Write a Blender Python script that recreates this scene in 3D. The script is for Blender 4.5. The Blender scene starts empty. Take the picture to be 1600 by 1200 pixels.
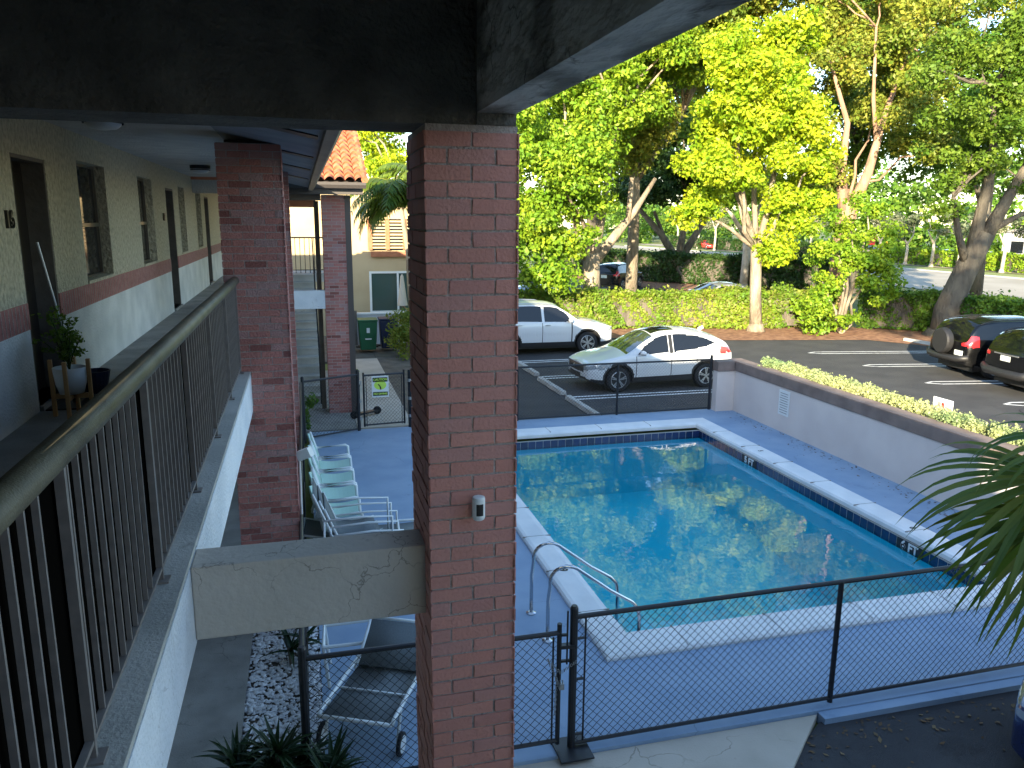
import bpy, math, random
import numpy as np
from mathutils import Vector, Matrix
rnd = random.Random(7)
PI = math.pi
R = math.radians
SC = bpy.context.scene
COL = SC.collection

# ---------------------------------------------------------------- camera, sky, sun, exposure
H = 4.25
yaw, pitch, roll = R(14.93), R(11.834), R(.437)
fw = Vector((math.sin(yaw)*math.cos(pitch), math.cos(yaw)*math.cos(pitch), -math.sin(pitch)))
ri = Vector((math.cos(yaw), -math.sin(yaw), 0)); up = ri.cross(fw)
cr, sr = math.cos(roll), math.sin(roll)
ax0 = cr*ri + sr*up; ax1 = -sr*ri + cr*up
cam = bpy.data.objects.new('camera', bpy.data.cameras.new('camera')); COL.objects.link(cam)
cam.matrix_world = Matrix(((ax0.x, ax1.x, -fw.x, 0), (ax0.y, ax1.y, -fw.y, 0), (ax0.z, ax1.z, -fw.z, H), (0, 0, 0, 1)))
cam.data.sensor_width = 36; cam.data.lens = 36*1224/1600; cam.data.clip_end = 2000; cam.data.clip_start = .05
SC.camera = cam
EL = R(15); HX, HY = .55, .835
W = bpy.data.worlds.new('World'); SC.world = W; W.use_nodes = True
nt = W.node_tree; bg = nt.nodes['Background']
sky = nt.nodes.new('ShaderNodeTexSky'); sky.sky_type = 'NISHITA'; sky.sun_disc = False
sky.sun_elevation = EL; sky.sun_rotation = math.atan2(-HX, -HY); sky.air_density = 1.0; sky.dust_density = .4; sky.ozone_density = 1.5
nt.links.new(sky.outputs[0], bg.inputs[0]); bg.inputs[1].default_value = .15
sl = bpy.data.lights.new('sun', 'SUN'); sl.energy = 4.7; sl.angle = R(.5); sl.color = (1, .86, .62)
so = bpy.data.objects.new('sun', sl); COL.objects.link(so)
so.rotation_euler = Vector((HX*math.cos(EL), HY*math.cos(EL), -math.sin(EL))).to_track_quat('-Z', 'Y').to_euler()
SC.view_settings.view_transform = 'Standard'; SC.view_settings.look = 'None'
SC.view_settings.gamma = 1; SC.view_settings.use_curve_mapping = False
SC.view_settings.exposure = 2.1
SC.cycles.max_bounces = 8; SC.cycles.transparent_max_bounces = 12

# ---------------------------------------------------------------- materials
MATS = {}
def mat(name, col, rough=.7, col2=None, scale=6, detail=6, bump=0, bscale=None, metal=0, spec=.5, trans=0, alpha=1, coat=0, contrast=(.35, .65), stretch=(1, 1, 1), island=None, bdist=.02, mixf=.6):
    m = bpy.data.materials.new(name); m.use_nodes = True; n = m.node_tree.nodes; l = m.node_tree.links
    b = n['Principled BSDF']; b.inputs['Base Color'].default_value = (*col, 1); b.inputs['Roughness'].default_value = rough
    b.inputs['Metallic'].default_value = metal; b.inputs['Specular IOR Level'].default_value = spec
    b.inputs['Coat Weight'].default_value = coat; b.inputs['Coat Roughness'].default_value = .05
    tc = n.new('ShaderNodeTexCoord'); mp = n.new('ShaderNodeMapping'); mp.inputs['Scale'].default_value = stretch
    l.new(tc.outputs['Object'], mp.inputs[0])
    out = None
    if col2 is not None:
        t = n.new('ShaderNodeTexNoise'); t.inputs['Scale'].default_value = scale; t.inputs['Detail'].default_value = detail
        l.new(mp.outputs[0], t.inputs[0])
        r = n.new('ShaderNodeValToRGB'); r.color_ramp.elements[0].position = contrast[0]; r.color_ramp.elements[1].position = contrast[1]
        r.color_ramp.elements[0].color = (*col, 1); r.color_ramp.elements[1].color = (*col2, 1)
        l.new(t.outputs[0], r.inputs[0]); out = r.outputs[0]
    if island is not None:
        g = n.new('ShaderNodeNewGeometry'); r2 = n.new('ShaderNodeValToRGB')
        els = r2.color_ramp.elements
        for i, c in enumerate(island):
            e = els[i] if i < 2 else els.new(i/(len(island)-1))
            e.color = (*c, 1)
        for i in range(len(island)): els[i].position = i/(len(island)-1)
        for i, c in enumerate(island): els[i].color = (*c, 1)
        l.new(g.outputs['Random Per Island'], r2.inputs[0])
        if out is None: out = r2.outputs[0]
        else:
            mx = n.new('ShaderNodeMixRGB'); mx.blend_type = 'MIX'; mx.inputs[0].default_value = mixf
            l.new(out, mx.inputs[1]); l.new(r2.outputs[0], mx.inputs[2]); out = mx.outputs[0]
    if out is not None: l.new(out, b.inputs['Base Color'])
    if bump:
        t = n.new('ShaderNodeTexNoise'); t.inputs['Scale'].default_value = bscale or scale*4; t.inputs['Detail'].default_value = 5
        l.new(mp.outputs[0], t.inputs[0])
        bp = n.new('ShaderNodeBump'); bp.inputs['Strength'].default_value = bump; bp.inputs['Distance'].default_value = bdist
        l.new(t.outputs[0], bp.inputs['Height']); l.new(bp.outputs[0], b.inputs['Normal'])
    if trans:
        tr = n.new('ShaderNodeBsdfTranslucent'); mx = n.new('ShaderNodeMixShader'); mx.inputs[0].default_value = trans
        if out is not None: l.new(out, tr.inputs[0])
        else: tr.inputs[0].default_value = (*col, 1)
        l.new(b.outputs[0], mx.inputs[1]); l.new(tr.outputs[0], mx.inputs[2]); l.new(mx.outputs[0], n['Material Output'].inputs[0])
    MATS[name] = m
    return m

M = {}
M['conc'] = mat('concrete', (.20, .195, .18), .9, (.31, .30, .275), 3, bump=.3, bscale=90, contrast=(.3, .7))
M['conc_lt'] = mat('pale_concrete', (.36, .35, .32), .9, (.5, .48, .44), 2, bump=.3, bscale=60)
M['conc_warm'] = mat('path_concrete', (.42, .37, .30), .9, (.52, .46, .38), 1.5, bump=.2, bscale=60)
M['stucco_up'] = mat('beige_stucco', (.36, .325, .235), .95, (.58, .52, .37), 26, 12, bump=1, bscale=32, stretch=(1, 1, .8), contrast=(.32, .62), bdist=.05)
M['stucco_lo'] = mat('white_stucco', (.52, .53, .51), .95, (.66, .66, .63), 2.5, bump=.7, bscale=45, bdist=.02)
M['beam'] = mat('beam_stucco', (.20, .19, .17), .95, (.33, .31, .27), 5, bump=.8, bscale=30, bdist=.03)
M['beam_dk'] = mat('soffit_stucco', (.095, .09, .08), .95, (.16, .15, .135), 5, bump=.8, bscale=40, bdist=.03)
M['edgebeam'] = mat('cracked_painted_beam', (.22, .225, .21), .85, (.60, .62, .60), 5, 8, bump=1, bscale=14, stretch=(1, .45, 1), contrast=(.42, .56), bdist=.04)
M['fascia'] = mat('white_painted_edge', (.62, .66, .70), .9, (.74, .77, .80), 3, bump=.5, bscale=50)
M['stubbeam'] = mat('grey_beige_stucco', (.50, .45, .385), .95, (.58, .52, .45), 2, bump=.5, bscale=28, bdist=.012)
M['band'] = mat('soldier_brick', (.32, .12, .10), .9, (.42, .18, .15), 12, bump=.5, bscale=80)
M['ceil'] = mat('ceiling_stucco', (.42, .41, .39), .95, (.52, .51, .48), 4, bump=.9, bscale=38, bdist=.03)
M['brick'] = mat('brick', (.50, .24, .20), .9, (.50, .25, .21), 6, bump=.3, bscale=70, island=[(.60, .26, .20), (.52, .22, .17), (.64, .29, .23), (.48, .21, .18), (.62, .27, .21), (.50, .26, .23), (.56, .23, .175)])
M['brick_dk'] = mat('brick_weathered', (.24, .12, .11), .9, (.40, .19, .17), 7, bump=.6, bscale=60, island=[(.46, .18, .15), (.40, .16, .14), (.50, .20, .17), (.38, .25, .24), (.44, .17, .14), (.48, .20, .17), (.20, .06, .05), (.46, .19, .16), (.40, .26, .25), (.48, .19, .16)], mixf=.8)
M['mortar'] = mat('mortar', (.36, .30, .275), .95, (.44, .38, .35), 30, bump=.7, bscale=90)
M['dark'] = mat('dark_paint', (.012, .012, .012), .5)
M['doorpaint'] = mat('dark_brown_door', (.018, .014, .012), .35, bump=.05, bscale=20)
M['frame_brown'] = mat('brown_jamb', (.10, .085, .07), .8, (.14, .12, .10), 5, bump=.3)
M['frame_brown2'] = mat('dark_brown_screen', (.004, .0035, .003), 1, spec=0)
M['rail'] = mat('bronze_handrail', (.06, .056, .038), .5, (.12, .11, .075), 5, 10, bump=.2, bscale=140, spec=.45)
M['balu'] = mat('bronze_baluster', (.17, .15, .14), .5, (.22, .195, .18), 20, spec=.5)
M['glass_dk'] = mat('window_glass', (.012, .014, .016), .06, spec=.9)
M['alum'] = mat('window_aluminium', (.16, .15, .13), .35, metal=.7)
M['blind'] = mat('window_blind', (.16, .15, .12), .7, (.20, .18, .15), 3)
M['fence'] = mat('black_vinyl_wire', (.012, .014, .018), .45)
M['galv'] = mat('galvanised_steel', (.35, .36, .36), .4, metal=.8)
M['asph'] = mat('asphalt', (.038, .038, .040), .85, (.058, .057, .056), 1.2, 10, bump=.6, bscale=180, bdist=.01)
M['asph2'] = mat('asphalt_dark', (.026, .027, .031), .85, (.042, .043, .046), 1.5, 10, bump=.6, bscale=160, bdist=.01)
M['road'] = mat('road_asphalt', (.30, .265, .205), .9, (.37, .33, .265), .3, bump=.2, bscale=20)
M['paint'] = mat('road_paint', (.50, .50, .48), .8, (.78, .78, .75), 8, contrast=(.3, .5))
def stain(m, scale, thr, col, amt=1.0, stretch=(1, 1, 1)):
    n = m.node_tree.nodes; l = m.node_tree.links; b = n['Principled BSDF']; src = b.inputs['Base Color'].links[0].from_socket
    tc = [q for q in n if q.type == 'TEX_COORD'][0]; mp = n.new('ShaderNodeMapping'); mp.inputs['Scale'].default_value = stretch; l.new(tc.outputs['Object'], mp.inputs[0])
    t = n.new('ShaderNodeTexNoise'); t.inputs['Scale'].default_value = scale; t.inputs['Detail'].default_value = 8; t.inputs['Roughness'].default_value = .7; l.new(mp.outputs[0], t.inputs[0])
    r = n.new('ShaderNodeMapRange'); r.inputs[1].default_value = thr; r.inputs[2].default_value = thr+.07; r.inputs[3].default_value = 0; r.inputs[4].default_value = amt; l.new(t.outputs[0], r.inputs[0])
    mx = n.new('ShaderNodeMixRGB'); l.new(r.outputs[0], mx.inputs[0]); l.new(src, mx.inputs[1]); mx.inputs[2].default_value = (*col, 1); l.new(mx.outputs[0], b.inputs['Base Color'])
stain(M['asph'], .9, .60, (.028, .028, .029), .6); stain(M['asph'], 14, .66, (.09, .085, .075), .5)
stain(M['asph2'], 1.1, .60, (.018, .018, .02), .7); stain(M['asph2'], 30, .68, (.09, .085, .08), .5)
stain(M['conc'], 2.5, .60, (.12, .115, .105), .6); stain(M['conc_warm'], 3, .62, (.25, .19, .13), .6); stain(M['conc_lt'], 4, .60, (.2, .19, .17), .6)
stain(M['stubbeam'], 5, .63, (.22, .19, .15), .5, (1, 1, .4)); stain(M['fascia'], 6, .62, (.42, .42, .40), .5, (1, 1, .3))
def crack(m, scale, wd, col, amt=.7):
    n = m.node_tree.nodes; l = m.node_tree.links; b = n['Principled BSDF']; src = b.inputs['Base Color'].links[0].from_socket
    tc = [q for q in n if q.type == 'TEX_COORD'][0]; t = n.new('ShaderNodeTexNoise'); t.inputs['Scale'].default_value = scale*3; t.inputs['Detail'].default_value = 6; l.new(tc.outputs['Object'], t.inputs[0])
    ad = n.new('ShaderNodeVectorMath'); ad.operation = 'MULTIPLY_ADD'; l.new(t.outputs[1], ad.inputs[0]); ad.inputs[1].default_value = (.6/scale,)*3; l.new(tc.outputs['Object'], ad.inputs[2])
    v = n.new('ShaderNodeTexVoronoi'); v.feature = 'DISTANCE_TO_EDGE'; v.inputs['Scale'].default_value = scale; l.new(ad.outputs[0], v.inputs[0])
    r = n.new('ShaderNodeMapRange'); r.inputs[1].default_value = 0; r.inputs[2].default_value = wd; r.inputs[3].default_value = amt; r.inputs[4].default_value = 0; l.new(v.outputs[0], r.inputs[0])
    t2 = n.new('ShaderNodeTexNoise'); t2.inputs['Scale'].default_value = scale*.8; l.new(tc.outputs['Object'], t2.inputs[0]); r2 = n.new('ShaderNodeMapRange'); r2.inputs[1].default_value = .5; r2.inputs[2].default_value = .58; l.new(t2.outputs[0], r2.inputs[0])
    mu = n.new('ShaderNodeMath'); mu.operation = 'MULTIPLY'; l.new(r.outputs[0], mu.inputs[0]); l.new(r2.outputs[0], mu.inputs[1])
    mx = n.new('ShaderNodeMixRGB'); l.new(mu.outputs[0], mx.inputs[0]); l.new(src, mx.inputs[1]); mx.inputs[2].default_value = (*col, 1); l.new(mx.outputs[0], b.inputs['Base Color'])
crack(M['stubbeam'], 3.2, .012, (.12, .10, .08)); crack(M['conc_warm'], .7, .008, (.14, .12, .09)); crack(M['asph'], .22, .004, (.015, .015, .015)); crack(M['conc'], 1.1, .008, (.08, .08, .075)); crack(M['edgebeam'], 5, .04, (.06, .06, .055), .8); crack(M['fascia'], 2.5, .008, (.3, .3, .3))
M['deck'] = mat('blue_deck_paint', (.20, .297, .425), .75, (.28, .375, .495), 1.6, 10, bump=.25, bscale=70, contrast=(.3, .7), bdist=.008)
stain(M['deck'], 1.3, .60, (.13, .20, .30), .45); stain(M['deck'], 9, .66, (.30, .37, .45), .5); stain(M['deck'], 22, .70, (.07, .08, .09), .7)
crack(M['deck'], .55, .005, (.10, .14, .19), .6)
M['coping'] = mat('white_coping', (.66, .68, .68), .7, (.76, .77, .76), 3, 8, bump=.08, bscale=50)
M['grass'] = mat('grass', (.10, .13, .03), .95, (.17, .19, .05), 2, bump=.6)
M['verge'] = mat('verge_grass', (.16, .20, .05), .95, (.24, .27, .08), .5, bump=.6)
M['soil'] = mat('soil', (.09, .075, .06), .95, (.15, .13, .10), 3, bump=.8, bscale=30)
M['mulch'] = mat('red_mulch', (.17, .07, .035), .95, (.36, .19, .10), 5, 10, bump=1, bscale=30, bdist=.05)
M['cream'] = mat('cream_wall', (.44, .335, .195), .9, (.50, .39, .235), 1, bump=.2, bscale=30)
M['rust_trim'] = mat('terracotta_trim', (.33, .12, .055), .7, (.40, .16, .08), 5)
M['tile'] = mat('clay_roof_tile', (.34, .095, .04), .8, (.50, .19, .09), 4, bump=.3, bscale=30, island=None)
M['gutter'] = mat('bronze_gutter', (.10, .085, .06), .45, (.17, .145, .10), 6, 8, spec=.6, stretch=(1, .4, 1))
M['gutter_dk'] = mat('dark_gutter', (.07, .06, .055), .5)
M['brown_cap'] = mat('brown_wall_cap', (.17, .125, .105), .85, (.24, .18, .15), 3, 8, bump=.3, bscale=50)
M['lilac_wall'] = mat('lilac_painted_wall', (.60, .53, .49), .85, (.66, .59, .54), 1.5, bump=.15, bscale=40)
M['white_pl'] = mat('white_plastic', (.72, .74, .72), .45)
M['white_fr'] = mat('white_powder_coat', (.72, .76, .76), .4, spec=.5)
M['mint'] = mat('mint_sling', (.42, .62, .54), .7, (.46, .66, .58), 60, bump=.1)
M['greysling'] = mat('grey_sling', (.12, .14, .145), .8, (.15, .17, .175), 80)
M['steel'] = mat('stainless_steel', (.55, .56, .57), .18, metal=1)
M['wood'] = mat('light_wood', (.46, .25, .09), .55, (.55, .32, .13), 10, stretch=(1, 1, .2))
M['soilpot'] = mat('pot_soil', (.05, .04, .03), 1)
M['greenbin'] = mat('green_bin_plastic', (.010, .11, .045), .5)
M['bluebin'] = mat('navy_bin_plastic', (.015, .025, .07), .5)
M['lamp'] = mat('frosted_lamp_glass', (.45, .47, .5), .3)
M['red'] = mat('red_paint', (.5, .03, .02), .5)
M['lime'] = mat('lime_sign', (.55, .78, .10), .5)
M['black_pl'] = mat('black_plastic', (.015, .015, .016), .5)
M['bark'] = mat('bark', (.17, .135, .095), .95, (.34, .28, .20), 3, 8, bump=1, bscale=12, stretch=(1, 1, .35), bdist=.06)
M['bark_dk'] = mat('dark_bark', (.07, .058, .045), .95, (.14, .12, .09), 3, 8, bump=1, bscale=12, stretch=(1, 1, .35), bdist=.08)
M['bark_pale'] = mat('pale_bark', (.35, .30, .24), .95, (.5, .45, .38), 3, bump=.6)
def leafmat(name, cols, trans=.38, rough=.5):
    m = mat(name, cols[0], rough, island=cols, trans=trans, spec=.3)
    n = m.node_tree.nodes; l = m.node_tree.links; rp = [q for q in n if q.type == 'VALTORGB'][0]
    tc = [q for q in n if q.type == 'TEX_COORD'][0]
    t = n.new('ShaderNodeTexNoise'); t.inputs['Scale'].default_value = .9; t.inputs['Detail'].default_value = 3; l.new(tc.outputs['Object'], t.inputs[0])
    r = n.new('ShaderNodeValToRGB'); r.color_ramp.elements[0].position = .32; r.color_ramp.elements[1].position = .68
    r.color_ramp.elements[0].color = (.42, .62, .55, 1); r.color_ramp.elements[1].color = (1.0, .96, .9, 1); l.new(t.outputs[0], r.inputs[0])
    mx = n.new('ShaderNodeMixRGB'); mx.blend_type = 'MULTIPLY'; mx.inputs[0].default_value = 1
    for k in list(rp.outputs[0].links): to = k.to_socket; l.remove(k); l.new(mx.outputs[0], to)
    l.new(rp.outputs[0], mx.inputs[1]); l.new(r.outputs[0], mx.inputs[2])
    return m
M['lf_yel'] = leafmat('yellow_green_leaves', [(.390, .495, .018), (.510, .570, .022), (.270, .420, .022), (.570, .570, .030)])
M['lf_mid'] = leafmat('mid_green_leaves', [(.195, .330, .022), (.285, .420, .030), (.375, .465, .030), (.135, .255, .018)])
M['lf_mid2'] = leafmat('fresh_green_leaves', [(.11, .19, .02), (.16, .25, .025), (.20, .28, .03), (.08, .14, .015)])
M['lf_olive'] = leafmat('olive_leaves', [(.216, .284, .041), (.311, .338, .041), (.378, .338, .054), (.149, .230, .027)])
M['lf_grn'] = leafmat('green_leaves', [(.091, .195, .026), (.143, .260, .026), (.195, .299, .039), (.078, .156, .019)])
M['lf_dark'] = leafmat('dark_green_leaves', [(.03, .07, .015), (.05, .10, .02), (.04, .085, .02), (.07, .12, .02)])
M['lf_pale'] = leafmat('pale_dry_leaves', [(.24, .24, .15), (.30, .29, .19), (.18, .20, .10), (.14, .17, .08)])
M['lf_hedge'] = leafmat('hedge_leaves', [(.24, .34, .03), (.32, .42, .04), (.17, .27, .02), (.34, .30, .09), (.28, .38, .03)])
M['lf_silver'] = leafmat('pale_yellow_groundcover', [(.46, .48, .22), (.55, .56, .28), (.36, .40, .17)], .3)
M['palm'] = leafmat('palm_leaf', [(.07, .12, .015), (.11, .16, .02), (.17, .19, .03), (.08, .13, .015)], .35, .4)
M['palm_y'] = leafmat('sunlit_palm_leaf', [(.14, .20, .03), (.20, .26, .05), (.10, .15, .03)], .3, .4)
M['agave'] = leafmat('strap_leaf', [(.02, .045, .02), (.03, .06, .025), (.025, .05, .015)], .15, .4)
M['pebble'] = mat('white_pebbles', (.5, .52, .54), .8, island=[(.76, .77, .78), (.60, .61, .62), (.82, .82, .82), (.42, .43, .44)])
M['carwhite'] = mat('white_car_paint', (.60, .61, .61), .28, coat=1)
M['carblack'] = mat('black_car_paint', (.003, .0032, .0038), .25, spec=.3, coat=.7)
M['carblue'] = mat('blue_car_paint', (.012, .025, .10), .25, coat=1)
M['carsilver'] = mat('silver_car_paint', (.35, .36, .37), .3, coat=1, metal=.4)
M['carred'] = mat('red_car_paint', (.55, .02, .02), .3, coat=1)
M['carglass'] = mat('car_glass', (.006, .007, .009), .05, spec=.6)
M['carglass2'] = mat('car_windscreen', (.03, .035, .035), .02, spec=1.2, coat=1)
M['tyre'] = mat('tyre_rubber', (.014, .014, .015), .85)
M['rimm'] = mat('alloy_rim', (.55, .56, .57), .3, metal=.85)
M['headl'] = mat('headlamp_lens', (.35, .38, .40), .1, metal=.3, coat=1)
M['taill'] = mat('tail_lamp_lens', (.45, .02, .025), .15, coat=1)
M['plate'] = mat('number_plate', (.6, .64, .6), .5)
M['umbr'] = mat('beige_canvas', (.50, .44, .36), .9)
M['wallgrey'] = mat('grey_white_block_wall', (.42, .42, .42), .9, (.5, .5, .5), 2)

# ---------------------------------------------------------------- helpers
def link(o, parent=None):
    COL.objects.link(o)
    if parent is not None: o.parent = parent
    return o
def tag(o, label=None, cat=None, group=None, kind=None):
    if label: o['label'] = label
    if cat: o['category'] = cat
    if group: o['group'] = group
    if kind: o['kind'] = kind
    return o
def thing(name, label, cat, loc=(0, 0, 0), rz=0, group=None):
    o = bpy.data.objects.new(name, None); o.empty_display_size = .1
    o.location = loc; o.rotation_euler = (0, 0, rz); link(o)
    return tag(o, label, cat, group)
def origin(parent):
    v = Vector((0, 0, 0)); p = parent
    while p is not None: v += p.location; p = p.parent
    return v
class MB:
    def __init__(s): s.v = []; s.f = []
    def add(s, vs, fs):
        b = len(s.v); s.v.extend([tuple(x) for x in vs]); s.f.extend([tuple(i+b for i in f) for f in fs]); return s
    def box(s, x0, x1, y0, y1, z0, z1):
        return s.add([(x0, y0, z0), (x1, y0, z0), (x1, y1, z0), (x0, y1, z0), (x0, y0, z1), (x1, y0, z1), (x1, y1, z1), (x0, y1, z1)],
                     [(0, 3, 2, 1), (4, 5, 6, 7), (0, 1, 5, 4), (1, 2, 6, 5), (2, 3, 7, 6), (3, 0, 4, 7)])
    def bar(s, a, b, w, h, upv=(0, 0, 1)):
        a = Vector(a); b = Vector(b); d = (b-a).normalized(); u = Vector(upv)
        x = d.cross(u)
        if x.length < 1e-4: x = d.cross(Vector((1, 0, 0)))
        x.normalize(); u = x.cross(d)
        x = x*w/2; u = u*h/2
        return s.add([a-x-u, a+x-u, a+x+u, a-x+u, b-x-u, b+x-u, b+x+u, b-x+u], [(0, 3, 2, 1), (4, 5, 6, 7), (0, 1, 5, 4), (1, 2, 6, 5), (2, 3, 7, 6), (3, 0, 4, 7)])
    def tube(s, pts, r, n=8, cap=True):
        pts = [Vector(p) for p in pts]; k = len(pts); vs = []
        rs = r if isinstance(r, (list, tuple)) else [r]*k
        ref = None
        for i, p in enumerate(pts):
            d = (pts[min(i+1, k-1)]-pts[max(i-1, 0)]).normalized()
            if ref is None:
                ref = Vector((0, 0, 1)) if abs(d.z) < .9 else Vector((1, 0, 0))
            x = d.cross(ref)
            if x.length < 1e-5: x = d.cross(Vector((0, 1, .1)))
            x.normalize(); y = d.cross(x); ref = -y if False else ref
            for j in range(n):
                a = 2*PI*j/n; vs.append(p+x*math.cos(a)*rs[i]+y*math.sin(a)*rs[i])
        fs = [(i*n+j, i*n+(j+1) % n, (i+1)*n+(j+1) % n, (i+1)*n+j) for i in range(k-1) for j in range(n)]
        if cap: fs += [tuple(range(n))[::-1], tuple((k-1)*n+j for j in range(n))]
        return s.add(vs, fs)
    def lathe(s, prof, c=(0, 0, 0), n=20, axis='z', cap=True):
        vs = []
        for r, h in prof:
            for j in range(n):
                a = 2*PI*j/n; x, y = r*math.cos(a), r*math.sin(a)
                p = (x, y, h) if axis == 'z' else (x, h, y)
                vs.append((p[0]+c[0], p[1]+c[1], p[2]+c[2]))
        k = len(prof)
        fs = [(i*n+j, i*n+(j+1) % n, (i+1)*n+(j+1) % n, (i+1)*n+j) for i in range(k-1) for j in range(n)]
        if cap: fs += [tuple(range(n))[::-1], tuple((k-1)*n+j for j in range(n))]
        return s.add(vs, fs)
    def prism(s, poly, z0, z1):
        n = len(poly)
        return s.add([(x, y, z0) for x, y in poly]+[(x, y, z1) for x, y in poly],
                     [tuple(range(n))[::-1], tuple(range(n, 2*n))]+[(i, (i+1) % n, n+(i+1) % n, n+i) for i in range(n)])
    def build(s, name, m, parent=None, smooth=False, world=True, bevel=0):
        me = bpy.data.meshes.new(name)
        o = origin(parent) if (parent is not None and world) else Vector((0, 0, 0))
        me.from_pydata([(x-o.x, y-o.y, z-o.z) for x, y, z in s.v], [], s.f)
        me.materials.append(m)
        if smooth: me.polygons.foreach_set('use_smooth', [True]*len(me.polygons))
        me.update()
        ob = link(bpy.data.objects.new(name, me), parent)
        if bevel:
            bv = ob.modifiers.new('bevel', 'BEVEL'); bv.width = bevel; bv.segments = 2; bv.limit_method = 'ANGLE'
        return ob
def boxo(name, m, parent, *b, bevel=0):
    return MB().box(*b).build(name, m, parent, bevel=bevel)
def npmesh(name, verts, faces, m, parent=None):
    """verts (n,3), faces (k,4) quads"""
    me = bpy.data.meshes.new(name); k = len(faces)
    o = origin(parent) if parent is not None else Vector((0, 0, 0))
    verts = verts-np.array(o)[None]
    me.vertices.add(len(verts)); me.vertices.foreach_set('co', verts.astype(np.float32).ravel())
    me.loops.add(k*faces.shape[1]); me.loops.foreach_set('vertex_index', faces.astype(np.int32).ravel())
    me.polygons.add(k); me.polygons.foreach_set('loop_start', np.arange(0, k*faces.shape[1], faces.shape[1], dtype=np.int32))
    me.update(calc_edges=True); me.validate(); me.materials.append(m)
    return link(bpy.data.objects.new(name, me), parent)
def copy_tree(o, parent=None):
    c = o.copy(); COL.objects.link(c); c.parent = parent
    for ch in list(o.children): copy_tree(ch, c)
    return c
def text(s, size, m, parent, origin_w, xdir, ydir, depth=.004, name='lettering', bold=0):
    cu = bpy.data.curves.new('t', 'FONT'); cu.body = s; cu.size = size; cu.extrude = depth/2; cu.align_x = 'CENTER'; cu.align_y = 'CENTER'; cu.offset = bold
    t = bpy.data.objects.new('t', cu); COL.objects.link(t); bpy.context.view_layer.update()
    me = bpy.data.meshes.new_from_object(t.evaluated_get(bpy.context.evaluated_depsgraph_get())); bpy.data.objects.remove(t)
    X = Vector(xdir).normalized(); Y = Vector(ydir).normalized(); Z = X.cross(Y); o = Vector(origin_w)-(origin(parent) if parent else Vector())
    me.transform(Matrix(((X.x, Y.x, Z.x, o.x), (X.y, Y.y, Z.y, o.y), (X.z, Y.z, Z.z, o.z), (0, 0, 0, 1))))
    me.materials.clear(); me.materials.append(m); me.name = name
    return link(bpy.data.objects.new(name, me), parent)

# leaves as many small quads -------------------------------------------------
def leaf_arrays(clumps, size, rng, flat=.5, droop=0):
    """clumps: (cx,cy,cz,rx,ry,rz,n)"""
    P, Nn = [], []
    for cx, cy, cz, rx, ry, rz, n in clumps:
        d = rng.normal(size=(n, 3)); d /= np.linalg.norm(d, axis=1)[:, None]
        r = rng.random(n)**.45
        P.append(np.array([cx, cy, cz])+d*r[:, None]*np.array([rx, ry, rz])); Nn.append(d)
    P = np.concatenate(P); D = np.concatenate(Nn); n = len(P)
    nrm = D*.6+rng.normal(size=(n, 3))*flat+np.array([0, 0, .35]); nrm /= np.linalg.norm(nrm, axis=1)[:, None]
    t = np.cross(nrm, rng.normal(size=(n, 3))); t[:, 2] -= droop; t -= nrm*(t*nrm).sum(1)[:, None]; t /= np.linalg.norm(t, axis=1)[:, None]
    b = np.cross(nrm, t)
    s = size*(.45+1.15*rng.random(n)**1.3)[:, None]
    a = t*s*.5; c = b*s*.3
    V = np.stack([P-a, P+c-a*.1, P+a, P-c-a*.1], 1).reshape(-1, 3)
    F = np.arange(4*n).reshape(-1, 4)
    return V, F
def leaves(name, clumps, size, m, parent=None, seed=1, flat=.5, droop=0):
    rng = np.random.default_rng(seed)
    V, F = leaf_arrays(clumps, size, rng, flat, droop)
    return npmesh(name, V, F, m, parent)
def subclumps(env, m, r, rng, n, shell=.55):
    out = []
    for (cx, cy, cz, rx, ry, rz) in env:
        k = max(3, int(m*rx*ry*rz))
        for i in range(k):
            d = rng.normal(size=3); d /= np.linalg.norm(d)
            q = shell+(1-shell)*rng.random() if rng.random() < .8 else rng.random()*shell
            c = np.array([cx, cy, cz])+d*q*np.array([rx, ry, rz])
            s = r*(.65+.7*rng.random())
            out.append((c[0], c[1], c[2], s*1.15, s*1.15, s*.75, int(n*(s/r)**2)))
    return out
def limb(mb, a, b, r0, r1, rng, segs=5, wob=.12):
    a = np.array(a, float); b = np.array(b, float); L = np.linalg.norm(b-a); pts = []; rs = []
    for i in range(segs+1):
        t = i/segs; p = a+(b-a)*t
        if 0 < i < segs: p = p+rng.normal(size=3)*wob*L*.25
        p[2] += math.sin(t*PI)*L*.05
        pts.append(tuple(p)); rs.append(r0+(r1-r0)*t)
    mb.tube(pts, rs, 7)
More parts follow.
